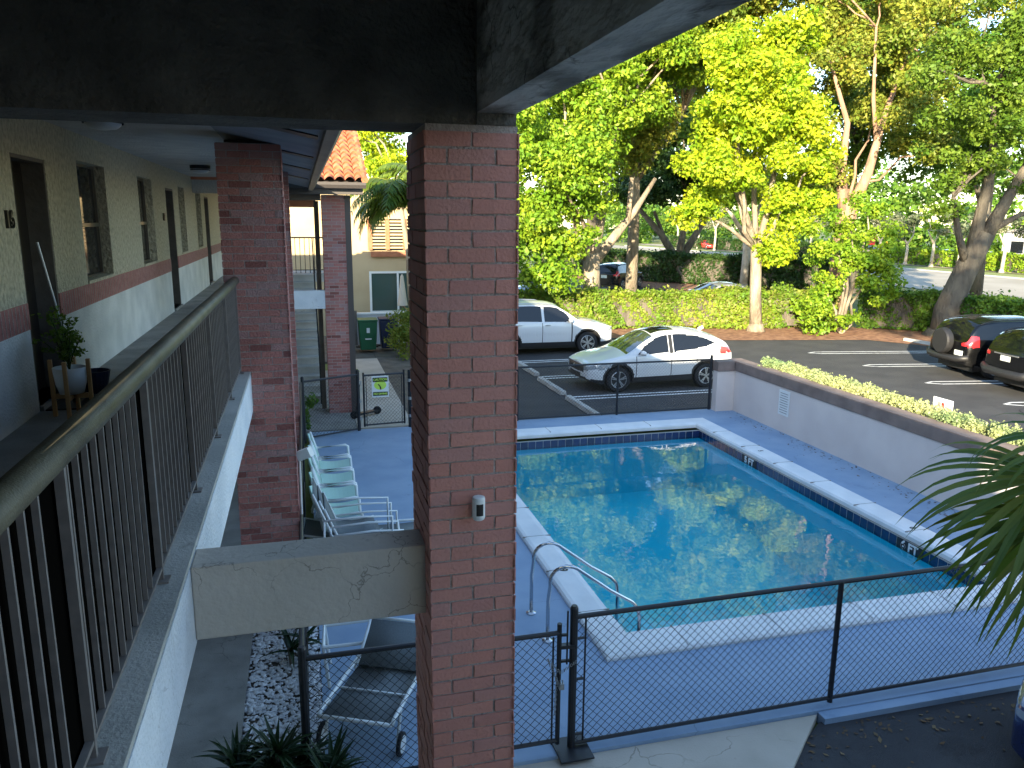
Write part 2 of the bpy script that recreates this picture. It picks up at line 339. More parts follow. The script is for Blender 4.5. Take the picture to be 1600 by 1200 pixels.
def tree(name, label, trunks, env, leafm, barkm, seed, size=.16, m=.5, r=.85, n=260, group=None, limbs=10, limb_r=.10, droop=0, dm=4.2, dn=2.1):
    """trunks: list of polylines [(x,y,z,r),...]; the first starts at the ground"""
    rng = np.random.default_rng(seed)
    base = trunks[0][0]
    T = thing(name, label, 'tree', base[:3], 0, group)
    mb = MB()
    for tr in trunks: mb.tube([p[:3] for p in tr], [p[3] for p in tr], 12)
    # root flare
    mb.tube([(base[0], base[1], base[2]-.05), (base[0], base[1], base[2]+.25)], [base[3]*1.55, base[3]*1.02], 12)
    cl = subclumps(env, m*dm, r, rng, int(n*dn))
    tips = [tr[-1] for tr in trunks if len(tr) > 1]
    idx = rng.permutation(len(cl))[:limbs]
    for i in idx:
        c = np.array(cl[i][:3]); tp = min(tips, key=lambda q: np.linalg.norm(np.array(q[:3])-c)+(3 if q[2] > c[2] else 0))
        limb(mb, tp[:3], tuple(c), min(limb_r, tp[3]*.8), .025, rng)
    mb.build('trunk', barkm, T, smooth=True)
    leaves('crown', cl, size, leafm, T, seed+100, droop=droop)
    return T

# ================================================================= GROUND
PX0, PX1, PY0, PY1 = 3.08, 7.92, 6.93, 14.38          # pool basin
X0, X1, Y0, Y1 = -60, 260, -60, 420
g = MB()
g.add([(X0, Y0, -.12), (X1, Y0, -.12), (X1, Y1, -.12), (X0, Y1, -.12), (2.9, 6.8, -.12), (8.1, 6.8, -.12), (8.1, 14.6, -.12), (2.9, 14.6, -.12)],
      [(0, 1, 5, 4), (1, 2, 6, 5), (2, 3, 7, 6), (3, 0, 4, 7)])
tag(g.build('ground', M['grass']), kind='structure')
s_ = MB(); s_.add([(a, b, -.07) for a, b in [(-.2, 15.9), (9.4, 15.9), (9.4, 15.5), (10.6, 15.5), (10.6, 8), (12, 5.4), (13.5, -9), (30, -9), (30, 14), (23.6, 15), (22.3, 22), (20.4, 24.8), (14.8, 25.9), (9.6, 27.8), (6.3, 28.4), (3.2, 28.4), (3.2, 20), (2.6, 15.95)]], [tuple(range(18))[::-1]])
tag(s_.build('parking_lot', M['asph']), kind='structure')
s_ = MB(); s_.prism([(4.22, 5.24), (3.3, 4.6), (1.5, -9), (13.5, -9), (12, 5.4), (9.9, 5.42), (6.6, 5.33)], -.11, -.066)
tag(s_.build('driveway', M['asph2']), kind='structure')
s_ = MB(); s_.prism([(-.1, 5.31), (-.1, -6), (1.5, -6), (3.35, 4.5), (4.24, 5.3)], -.11, -.03)
tag(s_.build('entrance_pavement', M['conc_warm']), kind='structure')
s_ = MB(); s_.box(-2.04, -.67, -6, 24, -.1, .02)
tag(s_.build('ground_walkway', M['conc']), kind='structure')
s_ = MB(); s_.box(-.12, .95, 15.98, 22.6, -.1, .0)
tag(s_.build('stair_foot_pavement', M['conc']), kind='structure')
s_ = MB(); s_.box(.96, 2.12, 15.97, 24.3, -.1, .005)
tag(s_.build('path', M['conc_warm']), kind='structure')
s_ = MB(); s_.box(2.13, 3.2, 15.97, 29.8, -.11, -.05); s_.box(-5, 2.12, 24.31, 29.8, -.11, -.05)
tag(s_.build('bare_soil', M['soil']), kind='structure')
# pool deck: four slabs round the basin
dk = MB()
dk.box(0.0, 2.72, 5.31, 15.88, -.1, 0); dk.box(8.33, 9.42, 5.31, 15.88, -.1, 0)
dk.box(2.72, 8.33, 5.31, 6.5, -.1, 0); dk.box(2.72, 8.33, 15.0, 15.88, -.1, 0)
tag(dk.build('pool_deck', M['deck']), kind='structure')
s_ = MB(); s_.box(4.25, 9.42, 5.2, 5.306, -.11, -.012); tag(s_.build('deck_kerb', M['deck']), kind='structure')
# mulch, second lot, road, verges
s_ = MB(); s_.add([(a, b, -.055) for a, b in [(9.3, 27.9), (14.8, 25.8), (20.4, 24.7), (22.3, 21.8), (23.6, 14.9), (25.6, 14.9), (24.6, 26.8), (21, 28.5), (10, 30.6), (6, 30.8), (6.3, 28.45)]], [tuple(range(11))[::-1]])
tag(s_.build('mulch_bed', M['mulch']), kind='structure')
s_ = MB(); s_.add([(a, b, -.08) for a, b in [(3.2, 31), (10, 31), (22, 29), (26, 38), (27, 45), (20, 54), (18, 75), (3.2, 75)]], [tuple(range(8))[::-1]])
tag(s_.build('rear_parking_lot', M['asph']), kind='structure')
s_ = MB(); s_.add([(a, b, -.05) for a, b in [(20.5, 53.5), (22.5, 45.5), (27, 44.5), (30.4, 45), (23, 60), (19, 62)]], [tuple(range(6))[::-1]])
tag(s_.build('far_mulch_bed', M['mulch']), kind='structure')
s_ = MB(); s_.add([(36, -40, -.08), (53, -40, -.08), (55.5, 50, -.08), (57, 90, -.08), (55, 130, -.08), (52, 260, -.08), (30, 260, -.08), (40, 130, -.08), (42.5, 90, -.08), (39.5, 35, -.08)], [tuple(range(10))])
tag(s_.build('road', M['road']), kind='structure')
s_ = MB(); s_.add([(53.4, -40, -.075), (57, -40, -.075), (59.5, 50, -.075), (61.4, 90, -.075), (60, 130, -.075), (57, 250, -.075), (52.3, 250, -.075), (55.2, 130, -.075), (57.2, 90, -.075), (55.7, 50, -.075)], [tuple(range(10))])
tag(s_.build('roadside_verge', M['verge']), kind='structure')
s_ = MB(); s_.prism([(44.6, 80), (47.2, 80.5), (49.5, 104), (47.5, 120), (45.6, 100)], -.09, .03)
tag(s_.build('median_island', M['verge']), kind='structure')
s_ = MB(); s_.bar((53.2, -40, -.05), (55.6, 50, -.05), .35, .12); s_.bar((55.6, 50, -.05), (57.1, 90, -.05), .35, .12); s_.bar((57.1, 90, -.05), (55.1, 130, -.05), .35, .12)
tag(s_.build('road_kerb', M['conc_lt']), kind='structure')
s_ = MB(); s_.add([(61.5, -40, -.085), (140, -40, -.085), (140, 140, -.085), (61.5, 140, -.085)], [(0, 1, 2, 3)])
tag(s_.build('far_parking_lot', M['road']), kind='structure')
# stall lines
def linequad(mb, a, b, w, z=-.064):
    a = Vector((*a, z)); b = Vector((*b, z)); d = (b-a).normalized(); n = Vector((-d.y, d.x, 0))*w/2
    mb.add([a-n, b-n, b+n, a+n], [(0, 1, 2, 3)])
s_ = MB()
for y in (17.9, 20.55, 23.05):
    for dy in (-.14, .14): linequad(s_, (6.35, y+dy), (11.2, y+dy*.9), .09)
    
for (xa, ya) in ((16.35, 22.62), (16.55, 20.15), (16.45, 17.5), (16.4, 14.9)):
    for dy in (-.17, .17):
        linequad(s_, (xa+.35, ya+dy-.05), (xa+5.3, ya+dy-.9), .08)
        linequad(s_, (xa, ya), (xa+.36, ya+dy-.05), .07)
tag(s_.build('stall_lines', M['paint']), kind='structure')

# wheel stops
def wheelstop(label, x, y, ang, L=1.95):
    o = MB()
    prof = [(-.09, -.066), (.09, -.066), (.065, .045), (-.065, .045)]
    for sgn in (0, 1): pass
    vs = [(p, -L/2, z) for p, z in prof]+[(p, L/2, z) for p, z in prof]
    o.add(vs, [(0, 1, 2, 3), (7, 6, 5, 4), (0, 4, 5, 1), (1, 5, 6, 2), (2, 6, 7, 3), (3, 7, 4, 0)])
    ob = o.build('wheel_stop', M['conc_lt'], bevel=.015); ob.location = (x, y, 0); ob.rotation_euler = (0, 0, ang)
    tag(ob, label, 'wheel stop', 'concrete wheel stops in the parking lot')
wheelstop('concrete wheel stop nearest the pool fence, its end touching the fence line', 6.2, 16.85, .02)
wheelstop('concrete wheel stop in front of the small white crossover', 6.2, 19.25, .02)
wheelstop('concrete wheel stop beside the tail of the large white utility vehicle', 6.25, 21.75, .02)
wheelstop('concrete wheel stop by the mulch bed left of the black car with spare wheel', 21.75, 23.55, .1, 1.5)
wheelstop('pale concrete wheel stop beyond the hedge beside the distant black car', 22.4, 43.6, 1.0, 2.2)

# ================================================================= POOL
pool = thing('swimming_pool', 'rectangular swimming pool with turquoise water, white coping and navy tile band', 'swimming pool', (PX0, PY0, 0))
pm = mat('pool_plaster', (.13, .80, .88), .6, (.17, .86, .92), .8)
def deep(y): return -1.15-.55*min(1, max(0, (14.4-y)/7.4))
b = MB()
# walls and floor
b.add([(PX0, PY0, -.2), (PX1, PY0, -.2), (PX1, PY1, -.2), (PX0, PY1, -.2), (PX0, PY0, -1.9), (PX1, PY0, -1.9), (PX1, PY1, -1.3), (PX0, PY1, -1.3)],
      [(4, 5, 6, 7), (0, 1, 5, 4), (1, 2, 6, 5), (2, 3, 7, 6), (3, 0, 4, 7)])
b.build('basin', pm, pool)
# tile band
tm = mat('navy_tile', (.012, .025, .07), .12, island=[(.012, .028, .09), (.02, .035, .10), (.010, .02, .06)], spec=.7)
t = MB(); gm = MB(); s = .152
zt0, zt1 = -.215, -.06
def tilerun(a, b_, nrm):
    a = Vector(a); b_ = Vector(b_); L = (b_-a).length; n = int(L/s); d = (b_-a)/n; nn = Vector(nrm)
    for i in range(n):
        p = a+d*(i+.03)+nn*.006; q = a+d*(i+.97)+nn*.006
        t.add([(p.x, p.y, zt0), (q.x, q.y, zt0), (q.x, q.y, zt1), (p.x, p.y, zt1)], [(0, 1, 2, 3)])
    p = a+nn*.002; q = b_+nn*.002
    gm.add([(p.x, p.y, -.22), (q.x, q.y, -.22), (q.x, q.y, -.04), (p.x, p.y, -.04)], [(0, 1, 2, 3)])
tilerun((PX0, PY1, 0), (PX1, PY1, 0), (0, -1, 0)); tilerun((PX1, PY1, 0), (PX1, PY0, 0), (-1, 0, 0))
tilerun((PX1, PY0, 0), (PX0, PY0, 0), (0, 1, 0)); tilerun((PX0, PY0, 0), (PX0, PY1, 0), (1, 0, 0))
gr = gm.build('tile_grout', M['conc_lt'], pool); t.build('tile_band', tm, pool)
# coping stones (rounded section) mitred frame
def coping():
    prof = [(0, -.01), (0, .028), (.02, .05), (.06, .06), (.30, .06), (.37, .045), (.395, .015), (.395, -.045), (.36, -.06)]
    cs = [(2.72, 6.5, 1, 1), (8.33, 6.5, -1, 1), (8.33, 15.0, -1, -1), (2.72, 15.0, 1, -1)]
    vs = []; n = len(prof)
    for cx, cy, sx, sy in cs:
        for p, z in prof: vs.append((cx+sx*p, cy+sy*p*1.1, z))
    fs = []
    for k in range(4):
        for i in range(n-1):
            a = k*n+i; c = ((k+1) % 4)*n+i
            fs.append((a, c, c+1, a+1))
    o = MB(); o.add(vs, fs); return o
cp = coping().build('coping', M['coping'], pool)
y = 7.4
while y < 14.5:
    for x in (2.71, 7.925): boxo('coping_joint', M['conc'], cp, x, x+.395, y, y+.008, .045, .0625)
    y += 1.07
x = 3.6
while x < 8:
    for y in (6.52, 14.59): boxo('coping_joint', M['conc'], cp, x, x+.008, y, y+.39, .045, .0625)
    x += 1.1
# water
wm = bpy.data.materials.new('pool_water'); wm.use_nodes = True; n = wm.node_tree.nodes; l = wm.node_tree.links
n.remove(n['Principled BSDF'])
tr = n.new('ShaderNodeBsdfTransparent'); tr.inputs[0].default_value = (.42, .93, .98, 1)
gl = n.new('ShaderNodeBsdfGlossy'); gl.inputs['Roughness'].default_value = .015; gl.inputs[0].default_value = (1, 1, 1, 1)
fr = n.new('ShaderNodeFresnel'); fr.inputs[0].default_value = 1.60
nz = n.new('ShaderNodeTexNoise'); nz.inputs['Scale'].default_value = 3.0; nz.inputs['Detail'].default_value = 3
tc = n.new('ShaderNodeTexCoord'); l.new(tc.outputs['Object'], nz.inputs[0])
bp = n.new('ShaderNodeBump'); bp.inputs['Strength'].default_value = .12; bp.inputs['Distance'].default_value = .02
l.new(nz.outputs[0], bp.inputs['Height']); l.new(bp.outputs[0], gl.inputs['Normal']); l.new(bp.outputs[0], fr.inputs['Normal'])
mx = n.new('ShaderNodeMixShader'); l.new(fr.outputs[0], mx.inputs[0]); l.new(tr.outputs[0], mx.inputs[1]); l.new(gl.outputs[0], mx.inputs[2])
l.new(mx.outputs[0], n['Material Output'].inputs[0])
w_ = MB(); w_.add([(PX0+.008, PY0+.008, -.175), (PX1-.008, PY0+.008, -.175), (PX1-.008, PY1-.008, -.175), (PX0+.008, PY1-.008, -.175)], [(0, 1, 2, 3)])
w_.build('water', wm, pool)
for yy, st in ((12.42, '5 FT'), (8.35, '6 FT')):
    o = MB(); o.box(PX1-.013, PX1-.008, yy-.24, yy+.24, -.21, -.062); pl = o.build('depth_marker', M['black_pl'], pool)
    text(st, .17, M['coping'], pl, (PX1-.017, yy, -.137), (0, -1, 0), (0, 0, 1), bold=.006)
text('6', .15, M['black_pl'], cp, (2.93, 8.45, .063), (0, 1, 0), (-1, 0, 0), .002, bold=.004)
text('6', .15, M['black_pl'], cp, (8.12, 8.55, .063), (0, -1, 0), (1, 0, 0), .002, bold=.004)
text('5', .13, M['black_pl'], cp, (8.12, 12.4, .063), (0, -1, 0), (1, 0, 0), .002, bold=.004)
# ladder
lad = thing('pool_ladder', 'stainless steel pool ladder with two hooped handrails over the near left coping', 'pool ladder', (2.25, 7.3, 0))
for yy in (7.02, 7.62):
    h = []
    h += [(2.27, yy, 0), (2.27, yy, .45), (2.29, yy, .60)]
    for k in range(7):
        a = PI-k*(PI*.75/6); h.append((2.46+.17*math.cos(a), yy, .66+.15*math.sin(a)))
    h += [(2.95, yy, .48), (3.2, yy, .32), (3.27, yy, .24), (3.29, yy, .12), (3.29, yy, -.9)]
    MB().tube(h, .019, 10).build('handrail', M['steel'], lad, smooth=True)
    MB().lathe([(.055, 0), (.055, .012), (.03, .025)], (2.27, yy, 0), 16).build('foot_flange', M['steel'], lad)
for z in (-.3, -.55, -.8):
    boxo('tread', M['white_pl'], lad, 3.24, 3.34, 7.03, 7.61, z, z+.03)

# pool wall with brown cap, planter
pw = thing('pool_wall', 'long lilac painted wall with brown cap on the far side of the pool', 'wall', (9.42, 10, 0))
o = MB(); o.box(9.42, 9.62, 4.0, 15.62, -.1, .93); o.box(8.98, 9.419, 15.62, 15.82, -.1, .93)
o.build('wall', M['lilac_wall'], pw)
o = MB(); o.box(9.395, 9.72, 3.9, 15.9, .932, 1.16); o.box(8.96, 9.394, 15.58, 15.86, .932, 1.16)
o.build('cap', M['brown_cap'], pw, bevel=.01)
o = MB(); o.box(9.62, 10.5, 4.0, 15.4, -.1, .95); o.build('planter_body', M['brown_cap'], pw)
o = MB(); o.box(9.425, 9.43, 13.5, 13.87, .36, .88); sg = thing('rules_notice', 'small white rules notice with rows of text fixed on the lilac pool wall', 'sign', (9.42, 13.68, .6))
boxo('board', M['white_pl'], sg, 9.408, 9.418, 13.49, 13.85, .36, .88)
tx = MB()
for k in range(9):
    z = .82-k*.05; w = .12+.04*rnd.random()
    tx.box(9.404, 9.4075, 13.67-w, 13.67+w, z-.012, z)
tx.build('text_lines', M['conc'], sg)
rng = np.random.default_rng(5)
cl = []
for i in range(330):
    y = 8.3+7.0*i/330 if False else 5.0+10.2*i/330
    for k in range(2):
        cl.append((9.95+rng.normal()*.11, y+rng.normal()*.05, 1.13+rng.random()*.12, .11, .11, .09, 60))
gc = leaves('planter_groundcover', cl, .045, M['lf_silver'], None, 11)
tag(gc, 'pale yellow green low succulent groundcover growing along the top of the pool wall', 'groundcover', kind='stuff')
sn = thing('small_notice', 'small white rounded notice with a red stripe standing in the groundcover', 'sign', (10.2, 10.4, .9))
o = MB(); o.box(10.18, 10.20, 10.2, 10.62, 1.10, 1.40); o.build('board', M['white_pl'], sn, bevel=.03)
boxo('red_stripe', M['red'], sn, 10.172, 10.178, 10.37, 10.42, 1.12, 1.33)
boxo('grey_mark', M['conc'], sn, 10.172, 10.178, 10.44, 10.5, 1.14, 1.33)
boxo('stake', M['galv'], sn, 10.2, 10.22, 10.4, 10.43, .9, 1.3)

# ================================================================= CHAIN LINK FENCES
def chainmesh(P, u, L, h, z0, rad=.0024, pitch=.037):
    """P origin, u unit dir (2D), L length"""
    u = np.array([u[0], u[1], 0.]); P = np.array(P, float); nrm = np.array([-u[1], u[0], 0.])
    n = int(L/pitch); k = int(h/pitch); dz = h/k
    V = []; F = []
    # each wire zig-zags between columns
    t = np.arange(k+1)
    ofs = np.array([(1, 0), (-.5, .87), (-.5, -.87)])*rad
    for i in range(n):
        xs = (i+.5+np.where(t % 2 == 0, -.52, .52)*(1 if i % 2 == 0 else -1))*pitch
        xs = xs.clip(0, L)
        pts = P+xs[:, None]*u+(z0+t*dz)[:, None]*np.array([0, 0, 1.])+np.where(t % 2 == 0, .0022, -.0022)[:, None]*nrm
        b = len(V)*1
        ring = np.stack([pts+o[0]*u+o[1]*nrm for o in ofs], 1).reshape(-1, 3)
        base = i*(k+1)*3
        V.append(ring)
        idx = base+np.arange(k)*3
        for j in range(3):
            j2 = (j+1) % 3
            F.append(np.stack([idx+j, idx+j2, idx+3+j2, idx+3+j], 1))
    return np.concatenate(V), np.concatenate(F)
def fence(label, A, B, posts, h=1.17, topr=.021, postr=.024, mesh_rad=.0034, ends=()):
    A = Vector((*A, 0)); B = Vector((*B, 0)); d = (B-A); L = d.length; d.normalize()
    T = thing('chain_link_fence', label, 'fence', A, 0)
    for s in posts:
        p = A+d*s; big = s in ends
        r = postr*1.35 if big else postr
        MB().tube([(p.x, p.y, -.06), (p.x, p.y, h+(.08 if big else .0)), (p.x, p.y, h+(.1 if big else .012))], [r, r, r*.7], 10).build('post', M['fence'], T, smooth=False)
    MB().tube([A+Vector((0, 0, h)), B+Vector((0, 0, h))], topr, 10).build('top_rail', M['fence'], T)
    MB().tube([A+Vector((0, 0, .04)), B+Vector((0, 0, .04))], topr*.8, 8).build('bottom_rail', M['fence'], T)
    V, F = chainmesh(A, (d.x, d.y), L, h-.05, .04, mesh_rad)
    npmesh('wire_mesh', V, F, M['fence'], T)
    return T
F1 = fence('black chain link fence along the front edge of the pool deck beside the driveway', (1.96, 5.38), (9.3, 5.44), (0, 2.48, 4.96, 7.3), ends=(0,))
MB().box(1.82, 2.1, 5.2, 5.5, .001, .016).build('base_plate', M['fence'], F1)
tb = MB()
for z in (.12, .62, .98): tb.tube([(1.96, 5.38, z), (2.05, 5.38, z)], .012, 6)
tb.tube([(2.06, 5.38, .04), (2.06, 5.38, 1.15)], .008, 6)
tb.build('tension_bar', M['fence'], F1)
F2 = fence('black chain link fence across the far end of the pool deck before the parking lot', (2.05, 15.84), (8.95, 15.84), (0, 2.3, 4.6, 6.88), ends=(6.88,))
F3 = fence('black chain link fence running lengthwise behind the row of pool chairs', (-.13, 5.42), (-.13, 15.2), (2.4, 4.8, 7.2, 9.7))
F4 = fence('short black chain link panel between the stair foot and the far pool gate', (-.1, 15.3), (.98, 15.8), (0, 1.19), ends=(0, 1.19))
F5 = fence('short black chain link panel left of the near gate, behind the brick pillar', (-.13, 5.4), (.93, 5.4), (0, 1.06), h=1.1, ends=(0, 1.06))
def gate(name, label, A, B, h, sign=False):
    A = Vector((*A, 0)); B = Vector((*B, 0)); d = (B-A); L = d.length; d.normalize(); Z = Vector((0, 0, 1))
    T = thing(name, label, 'gate', A)
    f = MB()
    f.tube([A+Z*.06, A+Z*(h+.06)], .02, 8); f.tube([B+Z*.06, B+Z*(h+.08)], .02, 8)
    f.tube([A+Z*h, B+Z*h], .02, 8); f.tube([A+Z*.09, B+Z*.09], .018, 8)
    f.build('frame', M['fence'], T)
    for q in (B-d*.05, A+d*.05): MB().tube([q+Z*.06, q+Z*(h-.03)], .008, 6).build('tension_bar', M['fence'], T)
    V, F = chainmesh(A, (d.x, d.y), L, h-.1, .08, .0034); npmesh('wire_mesh', V, F, M['fence'], T)
    return T
G1 = gate('chain_link_gate', 'black chain link gate with chain and padlock right of the brick pillar', (.98, 5.38), (1.84, 5.38), 1.05)
lt = MB(); lt.tube([(1.9, 5.36, .78), (1.9, 5.36, 1.24)], .008, 8); lt.bar((1.84, 5.38, .80), (1.97, 5.37, .80), .02, .02); lt.bar((1.84, 5.38, 1.03), (1.91, 5.37, 1.03), .02, .02)
lt.bar((1.84, 5.38, .93), (1.97, 5.37, .93), .05, .03)
lt.build('latch', M['fence'], G1)
ch = MB()
def chain(mb, pts, n):
    L = []
    for i in range(n):
        t = i/(n-1)*(len(pts)-1); k = min(int(t), len(pts)-2); f = t-k
        L.append(Vector(pts[k]).lerp(Vector(pts[k+1]), f))
    for i, p in enumerate(L):
        a = i % 2
        ring = [(p.x+.009*math.cos(q)*(1-a)+.0, p.y+.009*math.cos(q)*a, p.z+.013*math.sin(q)) for q in np.linspace(0, 2*PI, 9)]
        mb.tube(ring, .0028, 4)
chain(ch, [(1.97, 5.34, .80), (1.84, 5.34, .72), (1.73, 5.34, .86), (1.80, 5.34, .70), (1.83, 5.34, .60)], 28)
chain(ch, [(1.81, 5.34, .66), (1.80, 5.34, .36)], 15)
ch.build('chain', M['galv'], G1)
lk = MB(); lk.box(1.83, 1.87, 5.32, 5.35, .58, .63); lk.tube([(1.84, 5.335, .63), (1.84, 5.335, .66), (1.86, 5.335, .66), (1.86, 5.335, .63)], .005, 6); lk.build('padlock', M['galv'], G1)
G2 = gate('far_pool_gate', 'far chain link pool gate with a lime green caution sign', (1.1, 15.86), (1.93, 15.95), 1.13)
for x in (.99, 2.03): MB().tube([(x, 15.86, -.05), (x, 15.86, 1.22)], .032, 10).build('gate_post', M['fence'], G2)
hg = MB()
for z in (.25, .62, 1.0): hg.tube([(1.0, 15.83, z-.04), (1.0, 15.83, z+.04)], .045, 8); hg.tube([(2.03, 15.84, z-.03), (2.03, 15.84, z+.03)], .042, 8)
hg.build('hinge', M['galv'], G2)
cs = thing('caution_sign', 'lime green and black caution sign wired to the far pool gate', 'sign', (1.43, 15.8, .9))
boxo('board', M['white_pl'], cs, 1.26, 1.60, 15.80, 15.808, .68, 1.12)
boxo('black_bar', M['black_pl'], cs, 1.28, 1.58, 15.796, 15.7995, 1.0, 1.09)
boxo('black_bar', M['black_pl'], cs, 1.28, 1.58, 15.796, 15.7995, .71, .79)
e = MB(); e.tube([(1.43, 15.799, .895), (1.43, 15.796, .895)], .1, 24)
eo = e.build('round_symbol', M['lime'], cs); eo.scale = (1.25, 1, .95); eo.location.z = .04*.9
sy = MB(); sy.bar((1.39, 15.793, .95), (1.43, 15.793, .90), .004, .022); sy.bar((1.43, 15.793, .90), (1.44, 15.793, .84), .004, .028); sy.build('pictogram', M['black_pl'], cs)
text('CAUTION', .062, M['lime'], cs, (1.43, 15.794, 1.045), (1, 0, 0), (0, 0, 1), .002, bold=.002)
text('NO DIVING', .052, M['lime'], cs, (1.43, 15.794, .75), (1, 0, 0), (0, 0, 1), .002, bold=.002)

# ================================================================= MAIN BUILDING
B = thing('apartment_building', 'two storey apartment building with stuccoed open walkway, brick pillars and beams', 'building', (-2.04, 8, 0))
WX = -2.04
openings = [  # kind, y0,y1,z0,z1
    ('door', -3.4, -2.6, 2.79, 4.72), ('window', .5, 1.6, 3.62, 4.78), ('window', 3.1, 4.2, 3.62, 4.78), ('door', 6.72, 7.55, 2.79, 4.71), ('window', 8.55, 9.68, 3.62, 4.78), ('window', 11.5, 12.55, 3.62, 4.78),
    ('door', 13.72, 14.52, 2.79, 4.71), ('window', 15.1, 15.88, 3.63, 4.78), ('window', 17.48, 18.36, 3.63, 4.75), ('door', 19.0, 19.8, 2.79, 4.71)]
up_ = MB(); lo_ = MB(); bd = MB(); rec = .16
ycuts = [-4.0]+sum([[a[1], a[2]] for a in openings], [])+[23.6]
def wallpiece(y0, y1, z0, z1):
    for zz0, zz1, mb, x in ((2.75, 3.40, lo_, WX), (3.40, 3.60, bd, WX+.006), (3.60, 5.05, up_, WX)):
        a, b2 = max(z0, zz0), min(z1, zz1)
        if b2 > a: mb.box(WX-.22, x, y0, y1, a, b2)
for i in range(len(ycuts)-1):
    y0, y1 = ycuts[i], ycuts[i+1]
    op = [a for a in openings if a[1] == y0 and a[2] == y1]
    if not op: wallpiece(y0, y1, 2.75, 5.05)
    else:
        a = op[0]; wallpiece(y0, y1, 2.75, a[3]); wallpiece(y0, y1, a[4], 5.05)
up_.build('upper_wall', M['stucco_up'], B); lo_.build('lower_wall', M['stucco_lo'], B); bd.build('brick_band', M['band'], B)
jl = MB(); yj = -4
while yj < 23.5:
    if not any(a[0] == 'door' and a[1]-.01 < yj < a[2]+.01 for a in openings): jl.box(WX+.0065, WX+.0085, yj, yj+.008, 3.405, 3.595)
    yj += .075
jl.build('band_joint', M['mortar'], B)
boxo('ground_wall', M['stucco_lo'], B, WX-.22, WX, -4, 23.6, -.1, 2.38)
boxo('interior', M['dark'], B, -9.5, WX-.23, -4, 23.6, 0, 5.0)
fire = [a for a in openings]
for kd, y0, y1, z0, z1 in openings:
    if kd == 'door':
        d = boxo('door', M['doorpaint'], B, WX-.21, WX-.17, y0+.03, y1-.03, z0+.01, z1-.03)
        MB().tube([(WX-.16, y0+.11, z0+.98), (WX-.12, y0+.11, z0+.98)], .028, 10).build('handle', M['steel'], d)
        pn = MB()
        for za, zb in ((.15, .85), (1.0, 1.8)):
            for ya, yb in ((.1, .38), (.44, .72)): pn.box(WX-.172, WX-.163, y0+ya, y0+yb, z0+za, z0+zb)
        pn.build('panel', M['doorpaint'], d, bevel=.004)
        f = MB(); f.box(WX-.2, WX-.005, y1-.03, y1-.001, z0, z1-.031); f.box(WX-.2, WX-.005, y0+.001, y0+.03, z0, z1-.031); f.box(WX-.2, WX-.005, y0+.001, y1-.001, z1-.03, z1-.001)
        f.build('door_frame', M['frame_brown'], B)
        boxo('threshold', M['conc'], B, WX-.2, WX+.03, y0, y1, 2.751, 2.79)
    else:
        f = MB(); w = .03; x0, x1 = WX-.16, WX-.10
        f.box(x0, x1, y0+.002, y0+w, z0+.002, z1-.002); f.box(x0, x1, y1-w, y1-.002, z0+.002, z1-.002)
        f.box(x0, x1, y0+w, y1-w, z0+.002, z0+w); f.box(x0, x1, y0+w, y1-w, z1-w, z1-.002); zm = z0+(z1-z0)*.47; f.box(x0, x1+.012, y0+w, y1-w, zm-.02, zm+.02)
        fo = f.build('window_frame', M['alum'], B)
        boxo('pane', M['glass_dk'], fo, WX-.135, WX-.125, y0+w, y1-w, z0+w, z1-w)
        boxo('sill', M['stucco_up'], fo, WX-.1, WX+.012, y0+.003, y1-.003, z0-.02, z0+.012)
# house number
nb = MB(); text('16', .17, M['black_pl'], B, (WX+.01, 6.52, 4.22), (0, 1, 0), (0, 0, 1), .02, 'house_number', bold=.006)
text('17', .15, M['black_pl'], B, (WX+.01, 13.35, 4.25), (0, 1, 0), (0, 0, 1), .02, 'house_number', bold=.005)
# walkway slab, outer edge
boxo('walkway_slab', M['conc'], B, WX, -.55, -4, 23.6, 2.385, 2.75)
boxo('slab_edge', M['fascia'], B, -.549, -.535, -4, 23.6, 2.375, 2.742)
boxo('kerb_strip', M['conc_lt'], B, -.70, -.536, -4, 23.6, 2.7505, 2.775)
boxo('walkway_ceiling', M['ceil'], B, WX, -.72, 3.72, 23.6, 5.035, 5.12)
sf = MB(); sf.add([(-.72, 3.72, 5.036), (.2, 3.72, 4.85), (.2, 16.9, 4.85), (-.72, 16.9, 5.036), (-.72, 3.72, 5.10), (.2, 3.72, 4.91), (.2, 16.9, 4.91), (-.72, 16.9, 5.10)], [(0, 1, 2, 3), (7, 6, 5, 4), (0, 4, 5, 1), (1, 5, 6, 2), (2, 6, 7, 3)])
sf.build('soffit', mat('soffit_paint', (.20, .21, .23), .8, (.26, .27, .29), 3, bump=.3, bscale=30), B)
for y in (5.3, 6.3, 8.45, 10.6, 13.1):
    vn = MB(); vn.add([(x, yy, 5.036-(x+.72)*.202-.012) for x, yy in ((-.42, y), (.16, y), (.16, y+.22), (-.42, y+.22))]+[(x, yy, 5.036-(x+.72)*.202+.03) for x, yy in ((-.42, y), (.16, y), (.16, y+.22), (-.42, y+.22))], [(0, 1, 2, 3), (0, 4, 5, 1), (1, 5, 6, 2), (2, 6, 7, 3), (3, 7, 4, 0)]); vn.build('soffit_vent', M['dark'], B)
# beams
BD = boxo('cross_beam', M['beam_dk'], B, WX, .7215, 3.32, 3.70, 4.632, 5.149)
boxo('edge_beam', M['edgebeam'], B, .722, .885, -4.0, 3.30, 4.68, 5.24)
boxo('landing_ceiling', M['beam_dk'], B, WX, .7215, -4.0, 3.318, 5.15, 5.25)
boxo('far_cross_beam', M['ceil'], B, WX, -.75, 17.1, 17.45, 4.73, 5.034)
boxo('column_beam', M['gutter_dk'], B, -.70, -.16, 8.6, 17.0, 4.94, 5.01)
